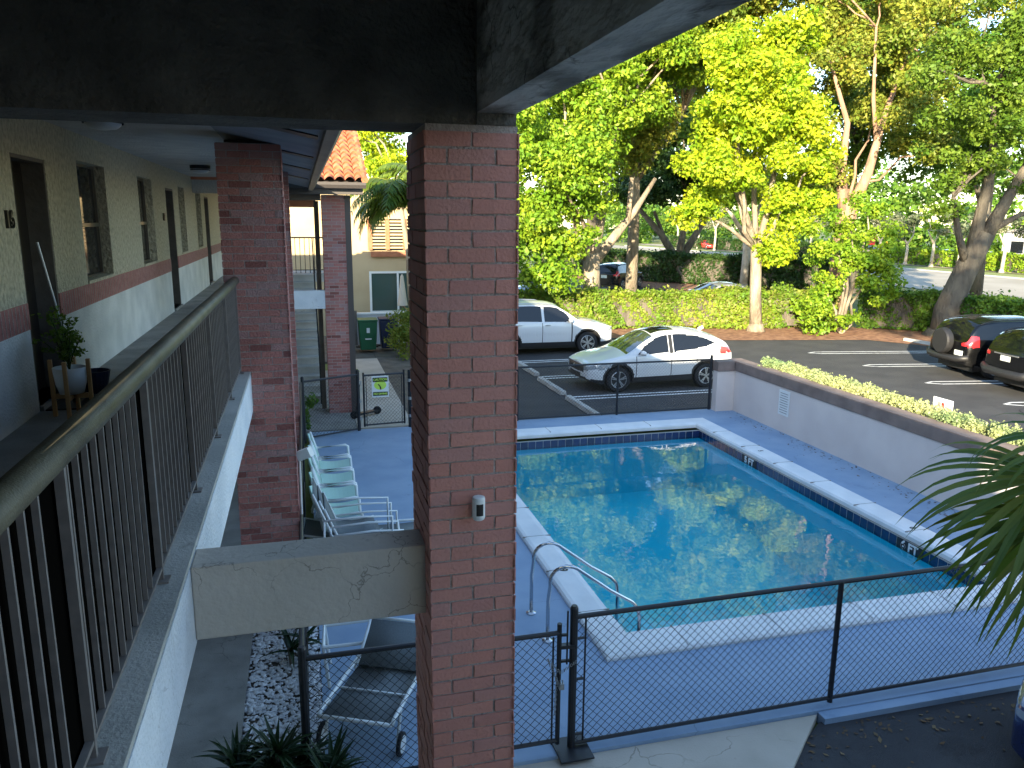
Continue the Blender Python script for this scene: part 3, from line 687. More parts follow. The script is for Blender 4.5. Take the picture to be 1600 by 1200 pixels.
# stub beams from slab to the stair pillars
boxo('stub_beam', M['stubbeam'], B, -.534, .505, 3.45, 3.66, 2.395, 2.745, bevel=.006)
boxo('stub_beam', M['fascia'], B, -.534, .45, 17.4, 17.6, 2.34, 2.73)
boxo('landing_slab', M['conc'], B, -.53, 3.0, -4.0, .55, 2.45, 2.75)
boxo('stair_side_wall', M['beam'], B, 2.9, 3.05, -4.0, .5, 0, 3.6)
boxo('back_wall', M['beam'], B, WX, .88, -4.2, -4.001, 0, 5.3)
boxo('landing_roof', M['tile'], B, WX, .86, -4.2, 3.69, 5.31, 5.36)
# gutters
def gutter(P0, P1, w, h, m, outs):
    o = MB(); d = (Vector(P1)-Vector(P0)); 
    prof = [(0, 0), (w*.6, -.01), (w, h*.5), (w*1.05, h), (w*.98, h), (w*.9, h*.5), (w*.55, .015), (.015, .02), (.01, h), (0, h)]
    ux = Vector(outs); vs = []
    for P in (P0, P1):
        for a, z in prof: vs.append(Vector(P)+ux*a+Vector((0, 0, z)))
    n = len(prof)
    o.add(vs, [(i, (i+1) % n, n+(i+1) % n, n+i) for i in range(n)]+[tuple(range(n)), tuple(range(n, 2*n))[::-1]])
    return o.build('gutter', m, B)
gutter((.19, 3.75, 4.80), (.19, 16.75, 4.80), .13, .12, M['gutter'], (1, 0, 0))
# tiled roofs (barrel tiles as a corrugated, stepped sheet)
def tileroof(name, origin_, ux, uy, nx, ny, W_, D_, slope, parent, m, sub=8):
    o = MB(); O = Vector(origin_); ux = Vector(ux); uy = Vector(uy); vs = []; rows = []
    cw = W_/nx; rh = D_/ny
    for j in range(ny):
        for e in (0, 1):
            yy = (j+e)*rh; lift = (.045 if e == 0 else .0)
            row = []
            for i in range(nx*sub+1):
                a = i/sub; s_w = abs(math.sin(a*PI))**.8*.055-.02*(1-abs(math.sin(a*PI)))
                jit = .006*math.sin(int(a)*7.3+j*3.1)
                p = O+ux*(i/sub*cw)+uy*(yy-(.03 if e == 0 else 0))+Vector((0, 0, yy*slope+s_w+lift+jit))
                row.append(len(vs)); vs.append(p)
            rows.append(row)
    fs = []
    for a, b2 in zip(rows[:-1], rows[1:]):
        for i in range(len(a)-1): fs.append((a[i], a[i+1], b2[i+1], b2[i]))
    o.add(vs, fs)
    return o.build(name, m, parent, smooth=False)
# main roof: west of ridge omitted detail, ridge at x=-6, z 8.1
mr = MB(); mr.add([(.25, 3.71, 4.98), (-5.8, 3.71, 7.65), (-11.9, 3.71, 4.98), (.25, 17.0, 4.98), (-5.8, 15.0, 7.65), (-11.9, 17.0, 4.98)], [(0, 1, 4, 3), (1, 2, 5, 4), (0, 2, 1), (3, 4, 5)])
mr.build('main_roof', M['tile'], B)
mr = MB(); mr.add([(-.65, -40, 5.44), (-5.8, -40, 7.65), (-11.9, -40, 4.98), (-.65, 3.70, 5.44), (-5.8, 3.70, 7.65), (-11.9, 3.70, 4.98)], [(0, 1, 4, 3), (1, 2, 5, 4), (0, 2, 1), (3, 4, 5)])
mr.build('main_roof', M['tile'], B)
boxo('rear_block', M['stucco_lo'], B, -11.5, WX-.23, -40, -4.3, 0, 4.95)
boxo('rear_block', M['stucco_lo'], B, -11.5, -9.6, -4.2, 23.6, 0, 4.95)
tileroof('stair_roof', (-.9, 16.75, 4.98), (1, 0, 0), (0, 1, 0), 11, 12, 2.22, 3.25, .46, B, M['tile'])
o = MB(); o.add([(-.9, 16.8, 4.93), (1.30, 16.8, 4.93), (1.30, 20.0, 6.40), (-.9, 20.0, 6.40), (1.30, 23.2, 4.93), (-.9, 23.2, 4.93)], [(0, 1, 2, 3), (3, 2, 4, 5), (0, 3, 5), (1, 4, 2), (0, 5, 4, 1)])
o.build('stair_roof_body', M['gutter_dk'], B)
rd = MB()
for k in range(11): rd.tube([(1.32, 16.75+k*.3, 5.03+k*.138), (1.32, 17.08+k*.3, 5.16+k*.138)], [.075, .06], 8)
rd.build('rake_tile', M['tile'], B)
gutter((-.7, 16.72, 4.86), (1.33, 16.72, 4.86), .12, .11, M['gutter_dk'], (0, -1, 0))
boxo('stair_beam', M['gutter_dk'], B, -.9, 1.28, 16.85, 17.2, 4.74, 4.925)
boxo('stair_beam', M['frame_brown'], B, -.9, .44, 17.42, 17.6, 4.62, 4.9)
boxo('stair_beam', M['rust_trim'], B, -.9, .44, 22.9, 23.1, 4.55, 4.9)
boxo('corner_post', M['gutter_dk'], B, .935, 1.06, 17.5, 17.62, -.05, 4.74)
boxo('corner_post', M['frame_brown'], B, .30, .40, 17.9, 18.0, 0, 4.62)
boxo('rear_post', M['cream'], B, .94, 1.04, 22.8, 22.95, 0, 4.9)
# far stair flight
st = MB(); n = 15
for k in range(n): (st.box(-1.4, .30, 18.5+k*.29, 18.5+(k+1)*.29, 0 if k == 0 else k*.182-.06, (k+1)*.182-.035), st.box(-1.4, .30, 18.46+k*.29, 18.5+(k+1)*.29, (k+1)*.182-.034, (k+1)*.182))
st.build('stair_flight', M['conc_lt'], B)
boxo('rear_landing', M['conc_lt'], B, -1.9, .7, 22.9, 24.3, 2.5, 2.73)
sr_ = MB(); sr_.bar((.30, 18.4, 1.0), (.30, 22.8, 3.7), .03, .05); sr_.bar((.30, 18.4, .0), (.30, 18.4, 1.0), .04, .04)
for k in range(16): sr_.bar((.30, 18.6+k*.27, .2+k*.165), (.30, 18.6+k*.27, 1.1+k*.165), .012, .012)
sr_.build('stair_handrail', M['dark'], B)

# brick columns: real bricks over a mortar core
def brick_column(x0, x1, y0, y1, z0, z1, bm, seed, hw=None):
    rr = random.Random(seed); mc = boxo('brick_column', M['mortar'], B, x0+.008, x1-.008, y0+.008, y1-.008, z0, z1)
    mb = MB(); ch = .0675; bl = .205; j = .010
    nz = int((z1-z0)/ch)
    def brick(ax, a0, a1, fixed, sgn, z):
        dz = ch-j; jit = rr.uniform(-.002, .0035); e = [rr.uniform(-.0028, .0028) for _ in range(8)]
        dep = .005
        if ax == 'x':
            v = [(a0, fixed, z), (a1, fixed, z), (a1, fixed, z+dz), (a0, fixed, z+dz)]
            out = [(p[0]+e[i], fixed+sgn*(dep+jit)*1.0, p[2]+e[i+4]) for i, p in enumerate(v)]
        else:
            v = [(fixed, a0, z), (fixed, a1, z), (fixed, a1, z+dz), (fixed, a0, z+dz)]
            out = [(fixed+sgn*(dep+jit), p[1]+e[i], p[2]+e[i+4]) for i, p in enumerate(v)]
        b_ = len(mb.v); mb.v.extend(v+out)
        f = [(4, 5, 6, 7), (0, 1, 5, 4), (1, 2, 6, 5), (2, 3, 7, 6), (3, 0, 4, 7)]
        mb.f.extend([tuple(i+b_ for i in q) for q in f])
    for k in range(nz):
        z = z0+k*ch+j/2; off = 0 if k % 2 == 0 else .5
        for ax, a0, a1, fixed, sgn in (('x', x0, x1, y0+.008, -1), ('y', y0-.006, y1+.006, x0+.008, -1), ('y', y0-.006, y1+.006, x1-.008, 1)):
            p = a0-(bl*off)
            while p < a1-.01:
                s0 = max(p, a0); s1 = min(p+bl-j, a1)
                if s1-s0 > .02: brick(ax, s0, s1, fixed, sgn, z)
                p += bl
    mb.build('bricks', bm, mc)
    return mc
c1 = brick_column(.50, .905, 3.3, 3.86, -.05, 4.632, M['brick'], 3)
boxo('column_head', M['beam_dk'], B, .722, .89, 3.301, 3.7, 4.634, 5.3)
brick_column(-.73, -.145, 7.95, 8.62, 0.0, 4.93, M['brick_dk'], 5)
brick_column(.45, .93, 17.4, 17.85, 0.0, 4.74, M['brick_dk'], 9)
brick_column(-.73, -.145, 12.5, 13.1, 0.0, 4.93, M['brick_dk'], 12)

# walkway railing
RL = thing('walkway_railing', 'bronze walkway railing with round handrail and vertical balusters on the upper floor', 'railing', (-.62, 3, 2.75))
RX = -.625
MB().tube([(RX, -1.5, 3.665), (RX, 7.90, 3.665)], .041, 20).build('handrail', M['rail'], RL, smooth=True)
MB().bar((RX, -1.5, 2.83), (RX, 7.90, 2.83), .022, .014).build('bottom_rail', M['balu'], RL)
posts = [-.1, 1.02, 2.15, 3.28, 4.41, 5.54, 6.72, 7.86]
for y in posts:
    p = MB(); p.box(RX-.013, RX+.013, y-.009, y+.009, 2.756, 3.64); p.box(RX-.035, RX+.035, y-.035, y+.035, 2.7755, 2.783); p.build('post', M['balu'], RL)
bal0 = None
for a, b2 in zip(posts[:-1], posts[1:]): boxo('screen_panel', M['frame_brown2'], RL, RX-.026, RX-.020, a-.01, b2-.01, 2.80, 3.63)
for a, b2 in zip(posts[:-1], posts[1:]):
    n = 10
    for k in range(1, n+1):
        y = a+.042+(k-1)*.0985
        if bal0 is None: bal0 = MB().box(RX-.008, RX+.008, y-.005, y+.005, 2.84, 3.632).build('baluster', M['balu'], RL); by = y
        else:
            c = bal0.copy(); COL.objects.link(c); c.parent = RL; c.location.y = bal0.location.y+(y-by)
FR = thing('far_landing_railing', 'thin dark railing on the sunlit rear stair landing', 'railing', (0, 23.1, 2.73))
fr_ = MB(); fr_.tube([(-1.8, 23.1, 3.72), (.7, 23.1, 3.72)], .02, 8); fr_.tube([(-1.8, 23.1, 2.82), (.7, 23.1, 2.82)], .012, 8); fr_.build('rail', M['dark'], FR)
for k in range(18):
    x = -1.6+k*.13; MB().box(x-.009, x+.009, 23.09, 23.11, 2.735, 3.72).build('baluster', M['dark'], FR)

# ceiling lamps
def clamp(label, y, tone):
    T = thing('ceiling_lamp', label, 'ceiling lamp', (-1.45, y, 5.035), 0, 'lamps along the walkway ceiling')
    MB().lathe([(.15, 5.034), (.15, 4.985)], (-1.45, y, 0), 24).build('mounting_ring', M['dark'], T)
    MB().lathe([(.135, 4.985), (.13, 4.95), (.10, 4.925), (.03, 4.912)], (-1.45, y, 0), 24).build('lamp_shade', M['lamp'], T, smooth=True)
    MB().lathe([(.148, 4.972), (.148, 4.960)], (-1.45, y, 0), 24, cap=False).build('trim_ring', M['dark'], T)
clamp('round flush ceiling lamp nearest the dark front beam, above the first window', 7.0, 0)
clamp('round flush ceiling lamp farther down the walkway, left of the brick pillar', 13.3, 0)

# security camera on pillar
sc = thing('security_camera', 'small white cylindrical security camera with black face on the near brick pillar', 'security camera', (.71, 3.27, 2.98))
cc = (.715, 3.245, 0)
MB().lathe([(.018, 2.93), (.026, 2.935), (.029, 2.945), (.029, 3.03), (.027, 3.038), (.02, 3.041)], cc, 24).build('body', M['white_pl'], sc, smooth=False)
fa = MB(); vs = []; 
for z in (2.957, 3.012):
    for k in range(7):
        a = R(-90-32+k*64/6); vs.append((cc[0]+.0297*math.cos(a), cc[1]+.0297*math.sin(a), z))
fa.add(vs, [(k, k+1, k+8, k+7) for k in range(6)]); fa.build('black_face', M['black_pl'], sc)
boxo('mount', M['white_pl'], sc, .70, .73, 3.262, 3.29, 2.96, 3.0)

# exterior lamp on column 2 (white fixture near fence)
fl = thing('wall_floodlight', 'small white floodlight box on the right edge of the second brick pillar', 'floodlight', (-.1, 8.1, 2.3))
o = MB(); o.bar((-.12, 8.02, 1.86), (.0, 7.96, 1.92), .09, .1); o.build('housing', M['white_pl'], fl)
o = MB(); o.tube([(-.115, 8.1, 1.82), (-.12, 8.1, 1.2)], .012, 6); o.build('conduit', M['white_pl'], fl)

# ================================================================= FAR NEIGHBOUR BUILDING
N = thing('cream_house', 'cream stucco neighbouring house with shuttered window and glass sliding door', 'building', (1, 30, 0))
wy = 30.0
o = MB(); o.box(-6, 2.42, wy, wy+6, -.1, 5.445); o.box(2.42, 4.5, wy, wy+6, -.1, .75); o.box(2.42, 4.5, wy, wy+6, 2.32, 5.445)
o.box(4.5, 6.2, wy, wy+6, -.1, 5.445); o.build('wall', M['cream'], N)
o = MB(); o.box(-6.2, 6.4, wy-.15, wy+6.2, 5.45, 5.56); o.add([(3.9, wy-.2, 5.57), (6.6, wy-.2, 5.57), (6.6, wy+3, 6.6), (4.6, wy+3, 6.6), (3.9, wy+6.2, 5.57), (6.6, wy+6.2, 5.57)], [(0, 1, 2, 3), (3, 2, 5, 4), (0, 3, 4), (1, 5, 2), (0, 4, 5, 1)])
o.build('roof', mat('brown_roof', (.16, .10, .08), .9), N)
f = MB(); f.box(2.42, 4.5, wy-.03, wy+.03, 2.24, 2.32); f.box(2.42, 2.5, wy-.03, wy+.03, .75, 2.24); f.box(4.42, 4.5, wy-.03, wy+.03, .75, 2.24); f.box(3.45, 3.52, wy-.03, wy+.03, .83, 2.24); f.box(2.5, 4.42, wy-.03, wy+.03, .75, .83)
sd = f.build('sliding_door_frame', M['white_pl'], N); boxo('pane', mat('green_glass', (.05, .09, .08), .1, spec=.9), sd, 2.5, 4.42, wy+.031, wy+.05, .83, 2.24)
sw = MB()
for k in range(9): sw.box(2.45, 4.35, wy-.10, wy-.04, 3.17+k*.12, 3.23+k*.12)
so_ = sw.build('window_shutter', M['cream'], N)
o = MB(); o.box(2.40, 2.56, wy-.12, wy-.03, 3.12, 4.26); o.box(3.05, 3.2, wy-.125, wy-.03, 3.12, 4.26); o.box(3.7, 3.85, wy-.125, wy-.03, 3.12, 4.26); o.build('shutter_post', M['rust_trim'], so_)
boxo('window_sill', M['rust_trim'], N, 2.5, 4.5, wy-.14, wy-.002, 2.86, 3.06)
boxo('window_pane', M['glass_dk'], N, 2.5, 4.3, wy-.025, wy-.003, 3.1, 4.25)
lw = thing('low_patio_wall', 'low grey white block wall under the sliding glass door', 'wall', (2.4, 27.6, 0))
boxo('wall', M['wallgrey'], lw, 1.75, 4.6, 27.5, 27.65, -.1, 1.0); boxo('cap', M['white_pl'], lw, 1.72, 4.6, 27.47, 27.68, 1.0, 1.05)
wf = thing('wooden_fence', 'short weathered wooden picket fence left of the low patio wall', 'fence', (1.5, 27.4, 0))
for k in range(7): MB().box(.9+k*.125, 1.0+k*.125, 27.4, 27.43, -.05, 1.15).build('picket', M['frame_brown'], wf)
boxo('rail', M['frame_brown'], wf, .85, 1.74, 27.432, 27.47, .8, .88)
um = thing('patio_umbrella', 'closed beige patio umbrella beside the sliding glass door', 'umbrella', (3.5, 28.8, 0))
MB().tube([(3.5, 28.8, -.05), (3.5, 28.8, 2.3)], .02, 8).build('pole', M['frame_brown'], um)
MB().lathe([(.02, 2.28), (.06, 2.2), (.15, 1.4), (.19, 1.15), (.10, 1.12)], (3.5, 28.8, 0), 12).build('canopy', M['umbr'], um)
ub = MB(); ub.bar((3.5, 28.78, 1.15), (3.7, 28.75, .95), .03, .03); ub.build('crank_arm', M['rust_trim'], um)
def bin_(name, label, x, y, m):
    T = thing(name, label, 'wheelie bin', (x, y, 0), 0, 'wheelie bins at the end of the path')
    o = MB(); vs = [(x+a*s_*.30, y+b_*s_*.32, z) for z, s_ in ((.05, .82), (.98, 1.0)) for a, b_ in ((-1, -1), (1, -1), (1, 1), (-1, 1))]
    o.add(vs, [(0, 3, 2, 1), (4, 5, 6, 7), (0, 1, 5, 4), (1, 2, 6, 5), (2, 3, 7, 6), (3, 0, 4, 7)]); bo = o.build('body', m, T, bevel=.02)
    o = MB(); o.box(x-.32, x+.32, y-.35, y+.34, .985, 1.05); o.build('lid', m, T, bevel=.02)
    for s_ in (-1, 1):
        w = MB(); w.lathe([(.10, -.02), (.10, .02)], (x+s_*.27, y+.3, .08), 14); w.v = [(x+s_*.27+(q[2]-.08), q[1], q[2]) if False else q for q in w.v]; w.build('wheel', M['tyre'], T)
    return T, bo
b1, bo = bin_('wheelie_bin', 'bright green wheelie bin with a small white label, in the middle of the row', 1.98, 25.9, M['greenbin'])
boxo('white_label', M['white_pl'], bo, 1.93, 2.03, 25.585, 25.59, .62, .78); boxo('white_label', M['white_pl'], bo, 1.88, 2.08, 25.59, 25.597, .40, .44)
bin_('wheelie_bin', 'bright green wheelie bin partly hidden behind the far brick pillar', 1.22, 25.95, M['greenbin'])
bin_('wheelie_bin', 'dark navy wheelie bin beside the bushes', 2.68, 26.1, M['bluebin'])
# bushes by path
bu = thing('leafy_bush', 'rounded green bush beside the wheelie bins at the path end', 'bush', (3.0, 25, 0))
rngb = np.random.default_rng(3)
leaves('foliage', subclumps([(3.15, 24.6, .75, .75, .9, .95)], 40, .3, rngb, 190), .08, M['lf_olive'], bu, 21)
MB().tube([(3.1, 24.6, -.05), (3.15, 24.6, .6)], .05, 6).build('stem', M['bark'], bu)
bu = thing('small_fern', 'small fern like plant at the foot of the far brick pillar', 'plant', (1.02, 20.6, 0))
leaves('foliage', [(1.08, 20.6, .25, .22, .25, .25, 160)], .1, M['lf_grn'], bu, 22)
bu = thing('climbing_plant', 'thin climbing plant in the far corner of the pool fence', 'plant', (-.15, 15.5, 0))
leaves('foliage', [(-.1, 15.6, .4, .14, .15, .5, 160), (.05, 15.7, .7, .14, .12, .2, 90)], .09, M['lf_grn'], bu, 23)
sc_ = thing('kick_scooter', 'dark scooter lying beside the far pool gate', 'scooter', (1.2, 17.2, 0))
MB().tube([(1.0, 16.9, .1), (1.1, 17.1, .75)], .018, 8).build('stem', M['black_pl'], sc_)
MB().bar((.95, 16.8, .09), (1.45, 17.1, .09), .13, .04).build('deck', M['black_pl'], sc_)
for x, y in ((.95, 16.8), (1.47, 17.12)): MB().lathe([(.07, -.02), (.09, -.01), (.09, .01), (.07, .02)], (x, y, .09), 14, 'y').build('wheel', M['tyre'], sc_)

FZ0, FZ1 = 1.15, 1.42
# ================================================================= POOL FURNITURE
def pool_chair(label, x, y, rz, group):
    T = thing('pool_chair', label, 'chair', (x, y, 0), rz, group)
    w = .28; L = T
    def mk(mb, nm, m, sm=False): return mb.build(nm, m, T, smooth=sm, world=False)
    for s_ in (-1, 1):
        f = MB(); yy = s_*w
        f.tube([(.52, yy, 0), (.50, yy, .40), (.49, yy, .60), (.45, yy, .625), (.0, yy, .61), (-.06, yy, .60)], .021, 8); mk(f, 'arm_frame', M['white_fr'], True)
        f = MB(); f.tube([(-.12, yy, 0), (.02, yy*.98, .38), (-.02, yy*.96, .62), (-.10, yy*.94, .88)], .021, 8); mk(f, 'rear_leg', M['white_fr'], True)
    f = MB(); f.tube([(.50, -w, .37), (.50, w, .37)], .014, 8); f.tube([(.02, -w, .36), (.02, w, .36)], .014, 8); f.tube([(.5, -w, .12), (.5, w, .12)], .01, 6)
    mk(f, 'cross_tube', M['white_fr'])
    f = MB(); n = 8; vs = []
    for i in range(n+1):
        t = i/n; vs += [(.02+.48*t, -w+.02, .385-.03*math.sin(t*PI)), (.02+.48*t, w-.02, .385-.03*math.sin(t*PI))]
    f.add(vs, [(2*i, 2*i+1, 2*i+3, 2*i+2) for i in range(n)]); o = mk(f, 'seat', M['mint'])
    sd = o.modifiers.new('th', 'SOLIDIFY'); sd.thickness = .012
    f = MB(); vs = []; n = 6
    for i in range(n+1):
        t = i/n; z = .40+.48*t; xx = .02-.14*t+.02*math.sin(t*PI*2)
        ws = (w-.02)*(1 if t < .7 else 1-.35*((t-.7)/.3)**2)
        vs += [(xx+.02, -ws, z), (xx-.01, 0, z+(.05*t)), (xx+.02, ws, z)]
    f.add(vs, [(3*i+k, 3*i+k+1, 3*i+k+4, 3*i+k+3) for i in range(n) for k in (0, 1)]); o = mk(f, 'backrest', M['mint'], True)
    sd = o.modifiers.new('th', 'SOLIDIFY'); sd.thickness = .014
    return T
for lab, y in (('mint sling pool chair with white frame, farthest of the row against the fence', 12.35), ('mint sling pool chair with white frame, second from the far end of the row', 11.68),
               ('mint sling pool chair with white frame, in the middle of the row', 11.02), ('mint sling pool chair with white frame, second from the stacked grey chairs', 10.36), ('mint sling pool chair with white frame, directly behind the stacked grey chairs', 9.78)):
    pool_chair(lab, .1, y, 0, 'mint pool chairs lined up along the fence')
# grey sling stacking chairs
def sling_chair(label, x, y, z, rz):
    T = thing('reclining_chair', label, 'chair', (x, y, z), rz, 'grey reclining chairs stacked together')
    def mk(mb, nm, m, sm=False): return mb.build(nm, m, T, smooth=sm, world=False)
    w = .30
    for s_ in (-1, 1):
        yy = s_*w
        f = MB(); f.tube([(-.10, yy, .95), (-.02, yy, .75), (.06, yy, .55), (.10, yy, .42), (.35, yy, .36), (.62, yy, .40)], .014, 8); mk(f, 'side_rail', M['white_fr'], True)
        f = MB(); f.tube([(.0, yy*1.08, .62), (.45, yy*1.08, .64), (.80, yy*1.08, .62), (.80, yy*1.08, .0)], .014, 8); f.tube([(.0, yy*1.08, 0), (.02, yy*1.08, .62)], .013, 8); mk(f, 'arm_frame', M['white_fr'], True)
    f = MB(); prof = [(-.10, .95), (-.05, .82), (.0, .68), (.05, .56), (.10, .42), (.22, .375), (.35, .36), (.48, .37), (.62, .40)]; vs = []
    for a, b_ in prof: vs += [(a, -w+.02, b_), (a, w-.02, b_)]
    f.add(vs, [(2*i, 2*i+1, 2*i+3, 2*i+2) for i in range(len(prof)-1)]); o = mk(f, 'sling', M['greysling'], True)
    sd = o.modifiers.new('th', 'SOLIDIFY'); sd.thickness = .01
sling_chair('grey sling reclining chair with white frame, lowest of the near stack', .22, 9.15, 0, 0)
sling_chair('grey sling reclining chair with white frame, in the middle of the near stack', .16, 9.17, .10, .02)
sling_chair('grey sling reclining chair with white frame, topmost of the near stack', .10, 9.13, .20, -.02)
# chaise lounges
def chaise(label, x, y, rz, L=1.9, back=.55, wheels=True):
    T = thing('chaise_lounge', label, 'lounger', (x, y, 0), rz, 'chaise lounges with grey slings')
    def mk(mb, nm, m, sm=False): return mb.build(nm, m, T, smooth=sm, world=False)
    w = .31; xb = L*.62; zb = .36
    bx = xb+(L-xb)*math.cos(back); bz = zb+(L-xb)*math.sin(back)
    f = MB()
    for s_ in (-1, 1):
        f.tube([(0, s_*w, zb-.02), (.06, s_*w, zb), (L-.15, s_*w, zb)], .017, 8)
        f.tube([(xb, s_*w*.9, zb), (bx, s_*w*.9, bz)], .015, 8)
    f.tube([(0, -w, zb-.02), (0, w, zb-.02)], .017, 8); f.tube([(L-.15, -w, zb), (L-.15, w, zb)], .015, 8); f.tube([(bx, -w*.9, bz), (bx, w*.9, bz)], .015, 8)
    for q in (.4, .8): f.tube([(q, -w, zb-.015), (q, w, zb-.015)], .009, 6)
    mk(f, 'frame', M['white_fr'], True)
    for s_ in (-1, 1):
        f = MB(); f.tube([(.22, s_*w, zb), (.12, s_*w, .10 if wheels else 0)], .014, 8); mk(f, 'leg', M['white_fr'])
        f = MB(); f.tube([(L-.45, s_*w, zb), (L-.30, s_*w, 0)], .014, 8); mk(f, 'leg', M['white_fr'])
        if wheels:
            wl = MB(); wl.lathe([(.075, -.018), (.095, -.012), (.095, .012), (.075, .018)], (.12, s_*(w+.03), .095), 20, 'y'); o = mk(wl, 'wheel', M['tyre'])
            wl = MB(); wl.lathe([(.07, -.02), (.07, .02)], (.12, s_*(w+.03), .095), 16, 'y'); r = wl.build('hub', M['white_pl'], o, world=False)
    pr = [(.02, zb-.02), (.4, zb-.04), (.8, zb-.04), (xb, zb), ((xb+bx)/2, (zb+bz)/2-.02), (bx-.02, bz-.01)]; vs = []
    for a, b_ in pr: vs += [(a, -w+.025, b_), (a, w-.025, b_)]
    f = MB(); f.add(vs, [(2*i, 2*i+1, 2*i+3, 2*i+2) for i in range(len(pr)-1)]); o = mk(f, 'sling', M['greysling'], True)
    sd = o.modifiers.new('th', 'SOLIDIFY'); sd.thickness = .008
chaise('grey sling chaise lounge with small wheels, raised back, beside the near fence corner', .24, 5.68, R(64), 1.2, .6)
chaise('grey sling chaise lounge with white frame standing beyond the concrete stub beam', 1.45, 9.45, R(176), 1.6, .2, False)
T = thing('side_table', 'white metal frame of a low side table next to the wheeled chaise lounge', 'table', (.3, 6.95, 0))
f = MB(); f.tube([(.03, 6.75, .40), (.58, 6.70, .42), (.58, 7.12, .42), (.05, 7.15, .40), (.03, 6.75, .40)], .018, 8); f.build('top_frame', M['white_fr'], T)
for x, y in ((.03, 6.75), (.58, 6.7), (.58, 7.12), (.05, 7.15)): MB().tube([(x, y, .41), (x+.04, y-.02, 0)], .016, 8).build('leg', M['white_fr'], T)

# gravel strip (white pebbles) and edging
rng = np.random.default_rng(2)
N_ = 5200
P = np.stack([rng.uniform(-.665, -.01, N_), rng.uniform(4.6, 9.5, N_), rng.uniform(-.03, .0, N_)], 1)
o8 = np.array([(1, 0, 0), (0, 1, 0), (-1, 0, 0), (0, -1, 0), (0, 0, 1), (.7, .7, .55), (-.7, .7, .5), (-.7, -.7, .55), (.7, -.7, .5)])
sc3 = rng.uniform(.014, .03, (N_, 1, 1))*np.array([1, .75, .6])+0
base = o8[None]*sc3*(1+.35*rng.normal(size=(N_, 9, 1)).clip(-1, 1)); a = rng.uniform(0, 2*PI, N_); ca, sa = np.cos(a)[:, None], np.sin(a)[:, None]
Vx = base[:, :, 0]*ca-base[:, :, 1]*sa; Vy = base[:, :, 0]*sa+base[:, :, 1]*ca
V = np.stack([Vx, Vy, base[:, :, 2]], 2)+P[:, None]
Fq = np.array([(4, 8, 0, 5), (4, 5, 1, 6), (4, 6, 2, 7), (4, 7, 3, 8)])
F = (Fq[None]+np.arange(N_)[:, None, None]*9).reshape(-1, 4)
tag(npmesh('white_gravel', V.reshape(-1, 3), F, M['pebble']), 'white pebble gravel filling the strip between walkway and pool fence', 'gravel', kind='stuff')
tag(MB().box(-.66, -.005, 4.6, 9.5, -.1, -.03).build('gravel_bed', M['soil']), kind='structure')

# strap leaved plants at the bottom left
def strap_plant(label, x, y, n, h, seed, z0=0, m='agave', wid=.045, spread=.45):
    rr = random.Random(seed); T = thing('strap_leaf_plant', label, 'plant', (x, y, z0), 0, 'dark strap leaved plants in the gravel')
    nst = 3
    stem = MB(); f = MB()
    for s_ in range(nst):
        sx, sy = x+rr.uniform(-.1, .1), y+rr.uniform(-.1, .1); sh = h*rr.uniform(.3, .65)
        stem.tube([(sx, sy, z0-.05), (sx+rr.uniform(-.03, .03), sy, z0+sh)], .018, 6)
        for i in range(n//nst):
            a = rr.uniform(0, 2*PI); el = rr.uniform(.1, 1.25); L = rr.uniform(.26, .42)
            p = Vector((sx, sy, z0+sh*rr.uniform(.7, 1.0))); d = Vector((math.cos(a)*math.cos(el), math.sin(a)*math.cos(el), math.sin(el)))
            side = Vector((-math.sin(a), math.cos(a), 0)); vs = []; k = 5
            for j in range(k+1):
                t = j/k; w_ = wid*(1-t**1.8)*.5+.001
                q = p+d*L*t+Vector((0, 0, -.18*L*t*t*2.2*math.cos(el)))
                vs += [q-side*w_+Vector((0, 0, .012*(1-t))), q, q+side*w_+Vector((0, 0, .012*(1-t)))]
            f.add(vs, [(3*j+c, 3*j+c+1, 3*j+c+4, 3*j+c+3) for j in range(k) for c in (0, 1)])
    stem.build('stem', M['bark_dk'], T); f.build('foliage', M[m], T)
strap_plant('dark strap leaved plant at the left edge of the gravel strip, nearest the walkway', -.57, 5.34, 75, .62, 1)
strap_plant('tall dark strap leaved plant in the gravel in front of the corner fence post', -.26, 5.24, 110, 1.05, 2)
strap_plant('low dark strap leaved plant at the foot of the fence, right of the corner post', .06, 5.14, 80, .55, 3)
strap_plant('small variegated plant by the fence in the gravel strip behind the corner post', -.22, 7.3, 24, .4, 4)

# potted plant on the upper walkway
pt = thing('potted_plant', 'feathery green houseplant in a white pot', 'potted plant', (-1.74, 6.45, 3.0))
px, py = -1.745, 6.52
MB().lathe([(.085, 2.93), (.105, 3.0), (.118, 3.13), (.108, 3.13), (.10, 3.10)], (px, py, 0), 24).build('pot', M['white_pl'], pt, smooth=True)
MB().lathe([(.10, 3.095), (.0, 3.10)], (px, py, 0), 16, cap=False).build('potting_soil', M['soilpot'], pt)
rr = random.Random(4); stem = MB(); cl = []
for i in range(11):
    a = rr.uniform(0, 2*PI); h = rr.uniform(.22, .52); q = [(px, py, 3.1)]; sp_ = rr.uniform(.05, .20)
    for k in range(1, 5):
        t = k/4; q.append((px+math.cos(a)*sp_*t**1.5, py+math.sin(a)*sp_*t**1.5, 3.1+h*t))
    stem.tube(q, .004, 5)
    for k in range(2, 5):
        for j in range(3): cl.append((q[k][0]+rr.uniform(-.06, .06), q[k][1]+rr.uniform(-.06, .06), q[k][2]+rr.uniform(-.04, .04), .04, .04, .02, 9))
stem.build('stem', M['lf_dark'], pt); leaves('foliage', cl, .03, M['lf_mid2'], pt, 31)
ps = thing('plant_stand', 'light wooden four legged stand holding the white pot', 'plant stand', (px, py, 2.75))
